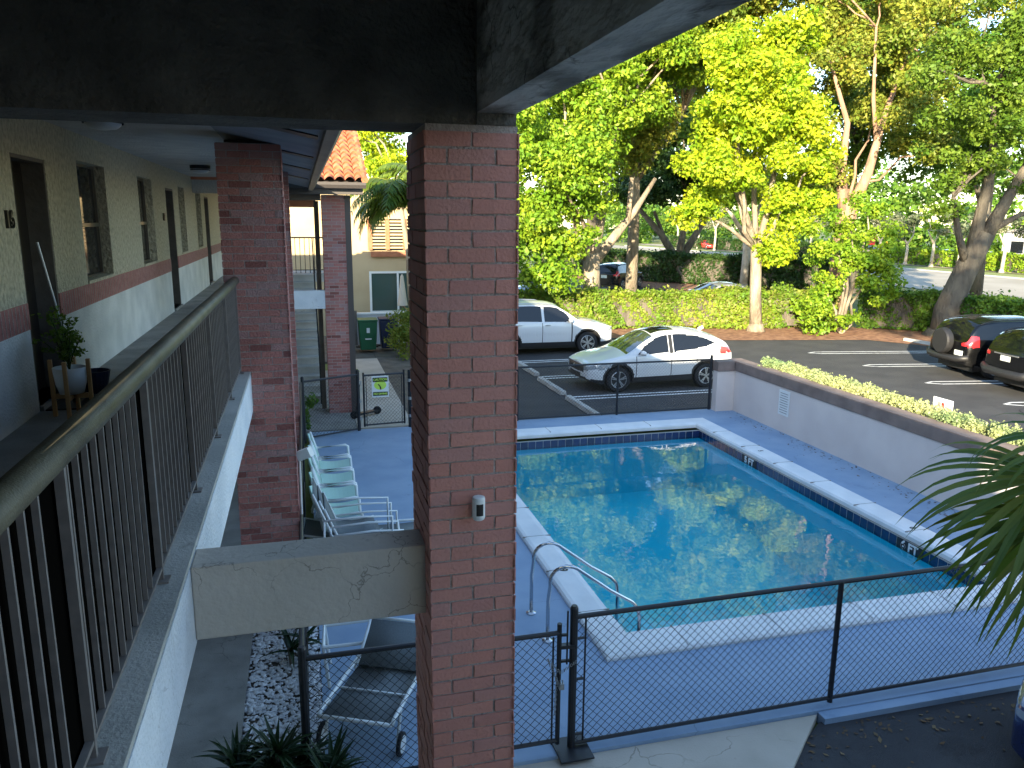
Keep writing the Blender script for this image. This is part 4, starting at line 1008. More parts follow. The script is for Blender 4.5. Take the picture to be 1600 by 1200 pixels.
for dx, dy in ((-.13, 0), (.13, 0), (0, -.13), (0, .13)): MB().box(px+dx-.014, px+dx+.014, py+dy-.014, py+dy+.014, 2.751, 3.19).build('leg', M['wood'], ps, bevel=.003)
MB().box(px-.115, px+.115, py-.014, py+.014, 2.89, 2.925).build('cross_bar', M['wood'], ps); MB().box(px-.013, px+.013, py-.115, py+.115, 2.888, 2.923).build('cross_bar', M['wood'], ps)
T = thing('waste_basket', 'small navy basket on the walkway floor behind the potted plant', 'basket', (-1.78, 7.3, 2.75))
MB().lathe([(.09, 2.751), (.125, 2.93), (.13, 2.95), (.118, 2.95), (.085, 2.765)], (-1.78, 7.35, 0), 20).build('body', M['bluebin'], T)
T = thing('door_mat', 'black door mat in front of the nearest apartment door', 'door mat', (-1.8, 7.0, 2.75)); MB().box(-2.0, -1.58, 6.72, 7.45, 2.752, 2.762).build('mat', M['dark'], T)
T = thing('broom', 'broom with a pale handle leaning against the wall beside the nearest door', 'broom', (-1.86, 7.3, 2.75))
MB().tube([(-1.84, 7.05, 2.95), (-2.0, 6.98, 4.05)], .011, 8).build('handle', M['galv'], T); MB().bar((-1.83, 7.05, 2.76), (-1.84, 7.05, 2.95), .05, .22, (0, 1, 0)).build('bristles', M['dark'], T)
T = thing('fire_extinguisher_box', 'red fire extinguisher cabinet on the ground floor behind the second pillar', 'cabinet', (-.9, 9.5, 1.2))
boxo('cabinet', M['red'], T, -1.06, -.90, 9.3, 9.42, FZ0, FZ1); text('FIRE', .085, M['white_pl'], T, (-.955, 9.296, (FZ0+FZ1)/2), (0, 0, -1), (1, 0, 0), .002)

# ================================================================= CARS
def interp(tab, x):
    if x <= tab[0][0]: return tab[0][1]
    for (a, b_), (c, d) in zip(tab[:-1], tab[1:]):
        if x <= c:
            t = (x-a)/(c-a); return b_+(d-b_)*t
    return tab[-1][1]
def smooth_tab(tab, it=2):
    xs = np.array([p[0] for p in tab]); ys = np.array([p[1] for p in tab]); X = np.linspace(xs[0], xs[-1], 300); Y = np.interp(X, xs, ys)
    k = 9
    for _ in range(it):
        Yp = np.pad(Y, k//2, mode='edge'); Y2 = np.convolve(Yp, np.ones(k)/k, 'valid'); Y = Y2
    return list(zip(X, Y))
CARS = {}
def inpoly(p, poly):
    x, y = p; c = False; j = len(poly)-1
    for i in range(len(poly)):
        if (poly[i][1] > y) != (poly[j][1] > y) and x < (poly[j][0]-poly[i][0])*(y-poly[i][1])/(poly[j][1]-poly[i][1])+poly[i][0]: c = not c
        j = i
    return c
def make_car(spec, label, cat, loc, rz, group=None, paint='carwhite', dx=.022, name='parked_car'):
    S = spec; L, Wd = S['L'], S['W']; hw = Wd/2
    top = smooth_tab(S['top'], 2); belt = smooth_tab(S['belt'], 2); edge = smooth_tab(S['edge'], 2)
    wf_, wr_ = S['wheels']; Rw = S['R']; Ra = Rw+.075; sill = S.get('sill', .24)
    xs = list(np.concatenate([np.array([0, .015, .035, .06, .09]), np.arange(.12, L-.10, dx), np.array([L-.09, L-.06, L-.035, L-.015, L])]))
    rf, rr_ = .55, .45
    def w(x):
        if x < rf: return hw*(.74+.26*math.sqrt(max(0, 1-(1-x/rf)**2)))
        if x > L-rr_: return hw*(.82+.18*math.sqrt(max(0, 1-((x-L+rr_)/rr_)**2)))
        return hw
    def zlo(x):
        z = sill
        if x < .5: z = sill-.02+.10*(1-x/.5)**2
        if x > L-.5: z = sill+.14*((x-L+.5)/.5)
        for c in (wf_, wr_):
            d = abs(x-c)
            if d < Ra: z = max(z, Rw+math.sqrt(Ra*Ra-d*d)-.01)
        return z
    n1, n2, n3 = 12, 16, 8
    secs = []
    for x in xs:
        zb = interp(belt, x); zt = interp(top, x); ze = max(zb+.01, interp(edge, x)); z0 = zlo(x); W_ = w(x)
        row = []
        for i in range(n1+1):
            t = i/n1; z = z0+(zb-z0)*t; u = (z-sill)/(zb-sill)
            s_ = .955+.045*math.sin(min(1, max(0, u)/.62)*PI/2) if u < .62 else 1-.03*((u-.62)/.38)**2
            if .35 < u < .5: s_ -= .006
            row.append((W_*s_, z))
        yb = row[-1][0]; yr = yb-(ze-zb)*S.get('tumble', .36)-.012
        for i in range(1, n2+1):
            t = i/n2; row.append((yb+(yr-yb)*t, zb+(ze-zb)*t))
        for i in range(1, n3+1):
            t = i/n3; row.append((yr*(1-t), ze+(zt-ze)*math.sin(t*PI/2)))
        secs.append(row)
    nr = n1+n2+n3; V = []; F = {}
    def add(key, f): F.setdefault(key, []).append(f)
    for x, row in zip(xs, secs):
        for y, z in row: V.append((x, -y, z))
    for x, row in zip(xs, secs):
        for y, z in row: V.append((x, y, z))
    off = len(xs)*(nr+1)
    cls = S['cls']
    for i in range(len(xs)-1):
        for k in range(nr):
            a = i*(nr+1)+k; b_ = a+1; c = a+nr+2; d = a+nr+1
            for sgn, o_ in ((-1, 0), (1, off)):
                q = [V[j+o_] for j in (a, b_, c, d)]
                cx = sum(p[0] for p in q)/4; cy = sum(p[1] for p in q)/4; cz = sum(p[2] for p in q)/4
                reg = 'side' if k < n1 else ('glass' if k < n1+n2 else 'top')
                t_in = abs(cy)/max(.01, secs[i][n1+n2][0]) if reg == 'top' else 1
                key = None
                dw = min(math.hypot(cx-wf_, cz-Rw), math.hypot(cx-wr_, cz-Rw))
                if reg == 'side' and (dw < Ra+S.get('clad', .06) or cz < sill+S.get('cladsill', .10)): key = ('cladding', 0)
                for nm, poly in S['windows']:
                    if reg == 'glass' and inpoly((cx, cz), poly): key = (nm, sgn)
                if reg == 'top':
                    if S['ws'][0] < cx < S['ws'][1] and t_in < .93: key = ('windscreen', 0)
                    if S['rw'][0] < cx < S['rw'][1] and t_in < .86: key = ('rear_window', 0)
                r = cls(cx, cy, cz, reg, t_in)
                if r: key = (r, sgn)
                if key is None: key = ('body', 0)
                f = (a+o_, d+o_, c+o_, b_+o_) if sgn == -1 else (a+o_, b_+o_, c+o_, d+o_)
                add(key, f)
    # end caps
    for end in (0, 1):
        i = 0 if end == 0 else len(xs)-1; row = secs[i]; x = xs[i]; m_ = 24; base = len(V)
        bow = -.07 if end == 0 else .05
        for y, z in row:
            for j in range(m_+1):
                u = -1+2*j/m_; V.append((x+bow*(1-u*u)*(.35 if z > .7 and end == 0 else 1), y*u, z))
        for k in range(nr):
            for j in range(m_):
                a = base+k*(m_+1)+j; q = (a, a+1, a+m_+2, a+m_+1)
                cy = sum(V[t][1] for t in q)/4; cz = sum(V[t][2] for t in q)/4
                r = S['cap'](end, abs(cy)/hw, cz)
                key = (r, 0 if r in ('grille', 'number_plate', 'lower_bumper', 'emblem') else (-1 if cy < 0 else 1)) if r else ('body', 0)
                add(key, q if end == 1 else q[::-1])
    T = thing(name, label, cat, loc, rz, group)
    mm = {'body': paint, 'cladding': S.get('cladmat', 'black_pl'), 'windscreen': 'carglass2', 'rear_window': 'carglass', 'headlight': 'headl', 'tail_light': 'taill', 'grille': 'black_pl', 'lower_bumper': 'black_pl', 'fog_lamp': 'black_pl', 'number_plate': 'plate', 'seam': 'dark', 'chrome_strip': 'rimm', 'emblem': 'rimm', 'sunroof': 'carglass', 'roof_rail': 'black_pl', 'pillar_trim': 'black_pl'}
    bodyo = None
    for key in sorted(F, key=lambda k: k[0] != 'body'):
        fs = F[key]; used = sorted({i for f in fs for i in f}); mp = {v: i for i, v in enumerate(used)}
        mb = MB(); mb.add([V[i] for i in used], [tuple(mp[i] for i in f) for f in fs])
        m = mm.get(key[0], 'carglass')
        par = T
        o = mb.build(key[0], M[m], par, smooth=True, world=False)
    # underbody
    MB().box(.35, L-.3, -hw*.80, hw*.80, .2, .70).build('underbody', M['black_pl'], T, world=False)
    # wheels
    for c in (wf_, wr_):
        for s_ in (-1, 1):
            yc = s_*(hw-.115)
            wl = MB(); wl.lathe([(Rw*.66, -.105), (Rw*.93, -.10), (Rw, -.07), (Rw, .07), (Rw*.93, .10), (Rw*.66, .105)], (c, yc, Rw-.0), 28, 'y', cap=True); to = wl.build('wheel', M['tyre'], T, smooth=False, world=False)
            rm = MB(); ys = yc+s_*.108
            nsp = S.get('spokes', 5)
            for k in range(nsp):
                a0 = 2*PI*k/nsp+.3
                for da in (-.13, .13):
                    p = Vector((c+math.cos(a0+da*1.3)*.03, ys, Rw+math.sin(a0+da*1.3)*.03)); q = Vector((c+math.cos(a0+da)*Rw*.64, ys, Rw+math.sin(a0+da)*Rw*.64)); rm.bar(p, q, .012, .028, (-math.sin(a0), 0, math.cos(a0)))
            rm.lathe([(.04, -.012), (.045, .012)], (c, ys, Rw), 12, 'y')
            pts = [(c+math.cos(t)*Rw*.655, ys, Rw+math.sin(t)*Rw*.655) for t in np.linspace(0, 2*PI, 25)]; rm.tube(pts, .010, 5, cap=False)
            rm.build('rim', M['rimm'], to, world=False)
    # mirrors, handles
    xm = S['mirror'][0]; zm = S['mirror'][1]
    for s_ in (-1, 1):
        mi = MB(); vs = []
        mi.lathe([(.02, -.10), (.075, -.075), (.09, 0), (.075, .07), (.02, .10)], (0, 0, 0), 12, 'y')
        mi.v = [(xm+p[0]*.85+.02*abs(p[1])/.1, s_*(hw+.075)+p[1], zm+p[2]*.8) for p in mi.v]
        mo = mi.build('mirror', M[S.get('mirrormat', paint)], T, smooth=True, world=False)
        MB().bar((xm+.02, s_*(hw-.04), zm-.05), (xm+.02, s_*(hw+.03), zm-.04), .05, .03).build('mirror_arm', M['black_pl'], mo, world=False)
        for xh, zh in S.get('handles', []):
            MB().bar((xh-.09, s_*(hw+.0), zh), (xh+.09, s_*(hw+.0), zh), .02, .03).build('door_handle', M[S.get('handlemat', paint)], T, world=False)
    if S.get('rails'):
        x0, x1 = S['rails']
        for s_ in (-1, 1):
            rp = [(x, s_*(w(x)-(interp(edge, x)-interp(belt, x))*S.get('tumble', .36)-.06), interp(edge, x)+(.05 if x0+.1 < x < x1-.1 else .02)) for x in np.linspace(x0, x1, 10)]
            MB().tube(rp, .016, 6).build('roof_rail', M[S.get('railmat', 'black_pl')], T, world=False)
    return T

# small crossover
def hrv_cls(x, y, z, reg, t):
    if reg == 'top' and 1.95 < x < 2.65 and t < .62: return 'sunroof'
    if reg == 'side' and x < .62 and .60+.12*x < z < .735+.10*x and abs(y) > .3: return 'headlight'
    if reg in ('side', 'glass') and x > 4.29-.42 and .93+.05*(4.3-x) < z < 1.10: return 'tail_light'
    if reg == 'side' and (abs(x-1.36) < .012 or abs(x-2.40) < .012 or (abs(x-3.16) < .012 and z > .72)) and .40 < z: return 'seam'
def hrv_cap(end, u, z):
    if end == 0:
        if u < .62 and .52 < z < .72: return 'grille'
        if u >= .5 and .60 < z < .73: return 'headlight'
        if .45 < u < .70 and .33 < z < .42: return 'fog_lamp'
        if u < .42 and .34 < z < .50: return 'grille'
        if z < .30: return 'lower_bumper'
    else:
        if u > .5 and .95 < z < 1.1: return 'tail_light'
        if z < .45: return 'lower_bumper'
        if u < .25 and .78 < z < .9: return 'number_plate'
HRV = dict(L=4.33, W=1.79, R=.335, wheels=(.86, 3.47), sill=.27,
    top=[(0, .745), (.12, .83), (.4, .90), (.8, .98), (1.08, 1.045), (1.35, 1.20), (1.65, 1.375), (1.95, 1.53), (2.2, 1.59), (2.6, 1.61), (3.1, 1.59), (3.5, 1.53), (3.85, 1.42), (4.02, 1.34), (4.15, 1.16), (4.24, 1.02), (4.33, .92)],
    belt=[(0, .70), (.4, .82), (.9, .90), (1.3, .945), (2.2, .985), (3.2, 1.06), (3.6, 1.12), (3.9, 1.14), (4.1, 1.10), (4.33, .88)],
    edge=[(0, .72), (.4, .85), (.9, .935), (1.15, .98), (1.35, 1.10), (1.65, 1.28), (1.95, 1.43), (2.2, 1.50), (2.6, 1.525), (3.1, 1.50), (3.5, 1.43), (3.85, 1.33), (4.05, 1.24), (4.2, 1.06), (4.33, .90)],
    ws=(1.10, 1.92), rw=(3.98, 4.24), mirror=(1.50, 1.04), handles=[(2.2, .93)], spokes=5,
    windows=[('side_window', [(1.42, .99), (1.60, 1.19), (1.92, 1.375), (2.15, 1.455), (2.33, 1.475), (2.33, 1.01)]),
             ('rear_side_window', [(2.47, 1.02), (2.47, 1.48), (2.8, 1.475), (3.15, 1.44), (3.45, 1.36), (3.72, 1.235), (3.45, 1.14), (3.0, 1.07)]),
             ('pillar_trim', [(2.34, 1.01), (2.46, 1.015), (2.46, 1.48), (2.34, 1.475)])],
    cls=hrv_cls, cap=hrv_cap, clad=.055, cladsill=.10, rails=None)
c_ = make_car(HRV, 'small white crossover parked facing left behind the pool fence', 'car', (6.86, 19.12, -.066), R(1.5), None); c_.scale = (.96, .96, .96)
MB().bar((4.30-.65, 0, 1.50), (4.30-.50, 0, 1.56), .03, .09).build('antenna_fin', M['carwhite'], c_, world=False)
MB().lathe([(.05, -.01), (.05, .01)], (-.065, 0, .64), 14, 'y').build('badge', M['galv'], c_, world=False)
# large utility vehicle
def big_cls(x, y, z, reg, t):
    if reg == 'side' and x < .55 and .76 < z < .93: return 'headlight'
    if reg in ('side', 'glass') and x > 4.95-.25 and .95 < z < 1.3: return 'tail_light'
    if reg == 'side' and (abs(x-1.55) < .014 or abs(x-2.6) < .014 or abs(x-3.6) < .014) and z > .4: return 'seam'
def big_cap(end, u, z):
    if end == 0:
        if u < .55 and .5 < z < .88: return 'grille'
        if u >= .55 and .76 < z < .9: return 'headlight'
        if z < .35: return 'lower_bumper'
    else:
        if u > .6 and .95 < z < 1.3: return 'tail_light'
        if z < .42: return 'lower_bumper'
        if u < .25 and .78 < z < .92: return 'number_plate'
BIG = dict(L=4.95, W=1.98, R=.37, wheels=(.98, 3.80), sill=.30,
    top=[(0, .88), (.15, .97), (.5, 1.06), (1.0, 1.13), (1.22, 1.18), (1.6, 1.45), (1.95, 1.66), (2.2, 1.72), (3, 1.76), (4.2, 1.74), (4.6, 1.68), (4.8, 1.35), (4.9, 1.1), (4.95, 1.0)],
    belt=[(0, .84), (.5, .98), (1.2, 1.06), (2.5, 1.08), (3.8, 1.12), (4.7, 1.14), (4.95, .97)],
    edge=[(0, .86), (.5, 1.01), (1.2, 1.10), (1.35, 1.16), (1.65, 1.38), (1.98, 1.57), (2.2, 1.63), (3, 1.67), (4.2, 1.65), (4.6, 1.58), (4.8, 1.3), (4.95, .99)],
    ws=(1.25, 1.93), rw=(4.60, 4.86), mirror=(1.62, 1.16), handles=[(2.4, 1.0), (3.4, 1.02)], spokes=6, handlemat='rimm',
    windows=[('side_window', [(1.52, 1.10), (1.72, 1.36), (1.98, 1.52), (2.2, 1.59), (2.52, 1.61), (2.52, 1.11)]),
             ('rear_side_window', [(2.60, 1.11), (2.60, 1.62), (3.55, 1.62), (3.55, 1.15)]),
             ('quarter_window', [(3.63, 1.15), (3.63, 1.61), (4.3, 1.59), (4.6, 1.5), (4.6, 1.18)])],
    cls=big_cls, cap=big_cap, clad=.05, cladsill=.12, rails=(2.1, 4.5), railmat='rimm')
c_ = make_car(BIG, 'large white utility vehicle parked facing right, its tail hidden by the brick pillar', 'car', (9.95, 25.15, -.066), R(181), None); c_.scale = (.97, 1, .97)
# compact utility vehicle seen from behind with spare wheel
def rav_cls(x, y, z, reg, t):
    if reg == 'side' and x < .5 and .72 < z < .88: return 'headlight'
    if reg in ('side', 'glass') and x > 4.40-.30 and .92 < z < 1.22: return 'tail_light'
def rav_cap(end, u, z):
    if end == 0:
        if u < .55 and .5 < z < .8: return 'grille'
    else:
        if u > .68 and .92 < z < 1.22: return 'tail_light'
        if z < .40: return 'lower_bumper'
RAV = dict(L=4.42, W=1.83, R=.36, wheels=(.88, 3.52), sill=.28,
    top=[(0, .84), (.15, .93), (.6, 1.02), (1.1, 1.10), (1.5, 1.38), (1.9, 1.64), (2.3, 1.70), (3.5, 1.69), (4.05, 1.64), (4.2, 1.45), (4.36, 1.12), (4.42, 1.0)],
    belt=[(0, .80), (.5, .94), (1.2, 1.02), (2.5, 1.05), (3.8, 1.12), (4.2, 1.12), (4.42, .96)],
    edge=[(0, .82), (.5, .97), (1.15, 1.05), (1.3, 1.12), (1.6, 1.33), (1.95, 1.54), (2.3, 1.60), (3.5, 1.59), (4.05, 1.52), (4.25, 1.3), (4.42, .98)],
    ws=(1.15, 1.88), rw=(4.08, 4.34), mirror=(1.55, 1.12), handles=[(2.3, .98), (3.2, 1.0)], spokes=6,
    windows=[('side_window', [(1.48, 1.07), (1.7, 1.33), (1.98, 1.5), (2.4, 1.55), (2.4, 1.08)]), ('rear_side_window', [(2.48, 1.08), (2.48, 1.55), (3.35, 1.55), (3.35, 1.12)]), ('quarter_window', [(3.43, 1.14), (3.43, 1.53), (3.9, 1.48), (4.02, 1.22)])],
    cls=rav_cls, cap=rav_cap, clad=.05, cladsill=.1, rails=(2.0, 4.0))
c_ = make_car(RAV, 'black utility vehicle with a covered spare wheel on its tailgate', 'car', (22.35, 17.85, -.066), R(172), 'black cars parked nose in at the right', 'carblack')
sw = MB(); sw.lathe([(.05, .0), (.34, .0), (.37, .04), (.37, .17), (.33, .21), (.05, .215)], (0, 0, 0), 28, 'z'); sw.v = [(4.46+p[2], p[0]-.02, 1.0+p[1]) for p in sw.v]; sw.build('spare_wheel', M['black_pl'], c_, world=False)
MB().box(4.455, 4.48, .40, .72, .66, .80).build('number_plate', M['plate'], c_, world=False)
bb = MB(); bb.tube([(4.35, -.86, .62), (4.52, -.6, .56), (4.55, 0, .55), (4.52, .6, .56), (4.35, .86, .62)], .09, 10); bb.build('rear_bumper', M['black_pl'], c_, smooth=True, world=False)
MB().lathe([(.01, 0), (.06, .01), (.01, .02)], (4.2, 0, 1.66), 10).build('antenna_base', M['black_pl'], c_, world=False)
c_ = make_car(RAV, 'black utility vehicle with chrome tailgate strip at the right edge, nearer the pool', 'car', (21.85, 15.35, -.066), R(172), 'black cars parked nose in at the right', 'carblack')
MB().box(4.46, 4.475, -.18, .16, .84, .98).build('number_plate', M['plate'], c_, world=False)
MB().box(4.45, 4.475, -.42, .42, 1.0, 1.03).build('chrome_strip', M['rimm'], c_, world=False)
bb = MB(); bb.tube([(4.35, -.86, .6), (4.50, -.6, .54), (4.53, 0, .53), (4.50, .6, .54), (4.35, .86, .6)], .11, 10); bb.build('rear_bumper', M['black_pl'], c_, smooth=True, world=False)
# cars in the rear lot
c_ = make_car(RAV, 'black utility vehicle in the rear lot, seen between the tree trunk and the dark hedge', 'car', (21.5, 49.3, -.07), R(43+180), None, 'carblack', .06)
MB().box(4.46, 4.475, -.20, .20, .80, .98).build('number_plate', M['plate'], c_, world=False)
SED = dict(RAV); SED = dict(L=4.7, W=1.82, R=.33, wheels=(.9, 3.65), sill=.22,
    top=[(0, .68), (.2, .78), (.9, .90), (1.25, .97), (1.7, 1.22), (2.1, 1.41), (2.6, 1.45), (3.2, 1.42), (3.7, 1.25), (4.1, 1.08), (4.6, 1.03), (4.7, .9)],
    belt=[(0, .62), (.9, .84), (2, .90), (3.5, .95), (4.2, .98), (4.7, .84)],
    edge=[(0, .64), (.9, .87), (1.3, .92), (1.75, 1.13), (2.1, 1.31), (2.6, 1.36), (3.2, 1.33), (3.7, 1.17), (4.05, 1.02), (4.7, .87)],
    ws=(1.28, 2.05), rw=(3.35, 4.05), mirror=(1.6, .98), handles=[], spokes=6,
    windows=[('side_window', [(1.6, .92), (1.85, 1.13), (2.2, 1.3), (2.55, 1.32), (2.55, .93)]), ('rear_side_window', [(2.63, .94), (2.63, 1.32), (3.2, 1.28), (3.7, 1.08), (3.6, .98)])],
    cls=lambda x, y, z, reg, t: 'headlight' if (reg == 'side' and x < .5 and .58 < z < .7) else ('tail_light' if reg in ('side', 'glass') and x > 4.45 and .78 < z < .93 else None), cap=lambda e, u, z: ('headlight' if e == 0 and u > .5 and .56 < z < .66 else ('tail_light' if e == 1 and u > .5 and .74 < z < .86 else None)), clad=.0, cladsill=.03)
make_car(SED, 'silver car whose roof just shows above the sunlit hedge', 'car', (16.7, 33.6, -.02), R(6), None, 'carsilver', .06)
make_car(SED, 'dark blue car behind the hedge at the left, half hidden by hanging leaves', 'car', (7.6, 34.4, -.07), R(5), None, 'carblue', .06)
make_car(SED, 'dark blue car at the bottom right corner, only its bumper in view', 'car', (5.86, 4.62, -.066), R(-62), None, 'carblue', .03)
make_car(RAV, 'black van like car in the rear lot, left of the thick tree trunk', 'car', (20.3, 60.5, -.07), R(50), None, 'carblack', .08)
far = [(62.3, 112, 'carred', 'red', 'bright red car far across the road behind the verge hedge', 80), (66.5, 76, 'carwhite', '', 'white car far across the road, leftmost of the row behind the shrubs', 60),
       (69.5, 72.0, 'carsilver', '', 'silver car far across the road, second of the row behind the shrubs', 60), (70.0, 67.5, 'carwhite', '', 'white car far across the road, third of the row behind the leaning trunk', 60),
       (72, 62.0, 'carblack', '', 'black car far across the road right of the leaning trunk', 60), (73, 59.0, 'carwhite', '', 'white car far across the road between the shrub trunks at right', 60), (66, 55.8, 'carsilver', '', 'silver car at the far right edge beyond the road', 60)]
for x, y, p, _, lab, an in far:
    make_car(SED, lab, 'car', (x, y, -.08), R(an), 'cars parked across the road', p, .12)

# ================================================================= HEDGES
def hedge(label, pts, w, h, m, seed, size=.07, dens=1500, group='clipped hedges round the parking lots'):
    dens *= 1.6
    rng = np.random.default_rng(seed); T = thing('hedge', label, 'hedge', (*pts[0], 0), 0, group)
    core = MB(); Vs = []; Fs = []; off = 0
    for (a, b_) in zip(pts[:-1], pts[1:]):
        a = np.array([*a, 0.]); b2 = np.array([*b_, 0.]); L = np.linalg.norm(b2-a); d = (b2-a)/L; n = np.array([-d[1], d[0], 0])
        core.bar(tuple(a+[0, 0, h*.45]), tuple(b2+[0, 0, h*.45]), w-.35, h*.8)
        N = int(L*(h*2+w)*dens*.5)
        u = rng.random(N)*(L+.3)-.15; s_ = rng.random(N)*(2*h+w)
        yy = np.where(s_ < h, -w/2, np.where(s_ < h+w, s_-h-w/2, w/2)); zz = np.where(s_ < h, s_, np.where(s_ < h+w, h, 2*h+w-s_))
        dep = rng.random(N)**1.5*.28
        bump = .12*np.sin(u*.9+seed*2)*np.sin(u*.37)+.09*np.sin(u*2.1+seed)+.07*np.sin(u*5.3+zz*4)+.05*np.sin(u*11+zz*9+yy*7)
        yy = np.where(s_ < h, yy+dep-bump, np.where(s_ < h+w, yy, yy-dep+bump)); zz = np.where((s_ >= h) & (s_ < h+w), zz-dep+bump*.7+(rng.random(N) < .06)*rng.random(N)*.28, zz)
        P = a+u[:, None]*d+yy[:, None]*n; P[:, 2] = zz+rng.normal(size=N)*.03
        nrm = np.where((s_ < h)[:, None], -n, np.where((s_ < h+w)[:, None], np.array([0, 0, 1.]), n))
        nr = nrm*.55+rng.normal(size=(N, 3))*.5+np.array([0, 0, .3]); nr /= np.linalg.norm(nr, axis=1)[:, None]
        t = np.cross(nr, rng.normal(size=(N, 3))); t /= np.linalg.norm(t, axis=1)[:, None]; c = np.cross(nr, t); q = size*(.6+.8*rng.random(N))[:, None]
        V = np.stack([P-t*q*.5, P+c*q*.32, P+t*q*.5, P-c*q*.32], 1).reshape(-1, 3); Vs.append(V); Fs.append(np.arange(len(V)).reshape(-1, 4)+off); off += len(V)
    core.build('branches', M['bark_dk'], T); npmesh('foliage', np.concatenate(Vs), np.concatenate(Fs), m, T)
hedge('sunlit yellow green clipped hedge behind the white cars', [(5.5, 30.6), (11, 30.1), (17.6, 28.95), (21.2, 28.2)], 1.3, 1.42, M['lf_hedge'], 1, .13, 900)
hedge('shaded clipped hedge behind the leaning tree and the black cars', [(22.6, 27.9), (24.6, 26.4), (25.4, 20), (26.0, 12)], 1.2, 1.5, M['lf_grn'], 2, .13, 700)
hedge('dark clipped hedge beside the road behind the distant black car', [(19.5, 64), (24.0, 54), (29.5, 46.0), (31.5, 40)], 1.6, 2.0, M['lf_dark'], 3, .2, 300)
hedge('low clipped hedge across the road between small trees', [(63, 80), (63.5, 105), (62, 128)], 1.5, 1.6, M['lf_dark'], 4, .35, 90)
hedge('shrubby low hedge across the road in front of the parked cars', [(60.5, 30), (62.5, 55), (63.6, 74)], 1.5, 1.5, M['lf_mid'], 5, .3, 110)

# ================================================================= TREES
tree('tree', 'tree with a pale forked trunk behind the sunlit hedge, leaves hanging low on its left',
     [[(11.75, 31.2, 0, .40), (11.75, 31.2, 1.6, .37), (11.7, 31.2, 2.9, .34)], [(11.6, 31.2, 2.6, .22), (11.1, 31.1, 3.6, .17), (10.8, 31, 4.8, .13), (10.4, 31, 7, .08)],
      [(11.75, 31.2, 2.6, .22), (12.0, 31.1, 3.8, .17), (12.2, 31, 5.6, .14), (12.6, 31, 8, .08)], [(11.9, 31.2, 2.6, .22), (12.8, 31.2, 3.7, .19), (13.6, 31.3, 4.6, .14), (14.6, 31.5, 6, .08)], [(13.3, 31.2, 4.2, .12), (13.4, 31.2, 6.0, .09)]],
     [(9.4, 29.6, 3.6, 2.3, 1.4, 2.2), (9.4, 29.8, 6.4, 2.5, 2, 2.4), (11.6, 32.0, 9.2, 3.2, 2.6, 2.6), (14.2, 32.4, 11.4, 2.9, 2.6, 2.6), (12.3, 31.6, 6.9, 1.7, 1.3, 1.3), (9.6, 32.6, 11.8, 2.6, 2, 2.2)],
     M['lf_mid'], M['bark'], 41, .17, .62, .75, 250, limbs=16, droop=.6)
tree('tree', 'bright yellow green tree with slender trunk standing in the mulch before the hedge',
     [[(17.5, 27.7, 0, .25), (17.4, 27.75, 1.6, .22), (17.3, 27.75, 3.2, .21)], [(17.3, 27.75, 3.1, .16), (16.6, 27.6, 4.6, .12), (16.0, 27.4, 6.8, .09), (15.8, 27.4, 9, .05)], [(17.3, 27.75, 3.1, .15), (17.7, 27.7, 4.8, .12), (17.8, 27.5, 7.5, .07)], [(17.3, 27.75, 3.3, .13), (17.2, 28, 5.2, .10), (16.9, 28, 9.5, .05)]],
     [(16.1, 27, 8.8, 2.6, 1.9, 2.0), (17.4, 27, 7.0, 2.2, 1.7, 1.7), (15.4, 27.2, 6.6, 1.8, 1.4, 1.7), (18.5, 27.1, 5.4, 1.5, 1.2, 1.3), (14.6, 27.8, 5.0, 1.2, 1, .9), (17.4, 28, 10.6, 2.0, 1.7, 1.5), (16.9, 26.7, 5.2, 1.0, .8, .7), (17.9, 27.4, 3.3, .35, .35, .5)],
     M['lf_yel'], M['bark'], 42, .16, .95, .62, 250, limbs=16)
tree('tree', 'olive tinged tree between the yellow tree and the concrete beam, high crown',
     [[(15.0, 34.5, 0, .3), (15, 34.5, 5, .25), (14.9, 34.5, 9, .15)], [(15, 34.5, 6, .15), (17, 34, 9, .08)]],
     [(15.6, 34, 12.4, 3.5, 2.6, 3.0), (18.6, 34, 12.8, 3.2, 2.6, 3.0), (15.0, 34, 8.2, 2.0, 1.7, 1.8)],
     M['lf_olive'], M['bark'], 43, .2, .4, .85, 210, limbs=10)
tree('tree', 'dark spreading tree with several splayed trunks beside the road',
     [[(29.2, 58, 0, .62), (29.2, 58, 1.6, .55)], [(29, 58, 1.3, .36), (27.6, 58, 3.2, .26), (25.2, 57.6, 5.4, .16)], [(29.2, 58, 1.3, .34), (29.4, 57.8, 3.4, .24), (29.4, 57.5, 6.4, .15)], [(29.4, 58, 1.3, .36), (30.6, 58, 3.2, .26), (32.2, 57.6, 6, .15)], [(27.9, 58, 2.9, .18), (26.9, 58, 5.0, .12)]],
     [(28.6, 57.5, 8.0, 5.0, 3, 2.3), (30, 57.5, 12.5, 6, 3, 3.5), (25.4, 57.5, 6.9, 2.6, 2.4, 1.4), (33.4, 57, 7.6, 3.2, 3, 1.9)],
     M['lf_dark'], M['bark_dk'], 44, .3, .22, 1.2, 230, limbs=16, limb_r=.2)
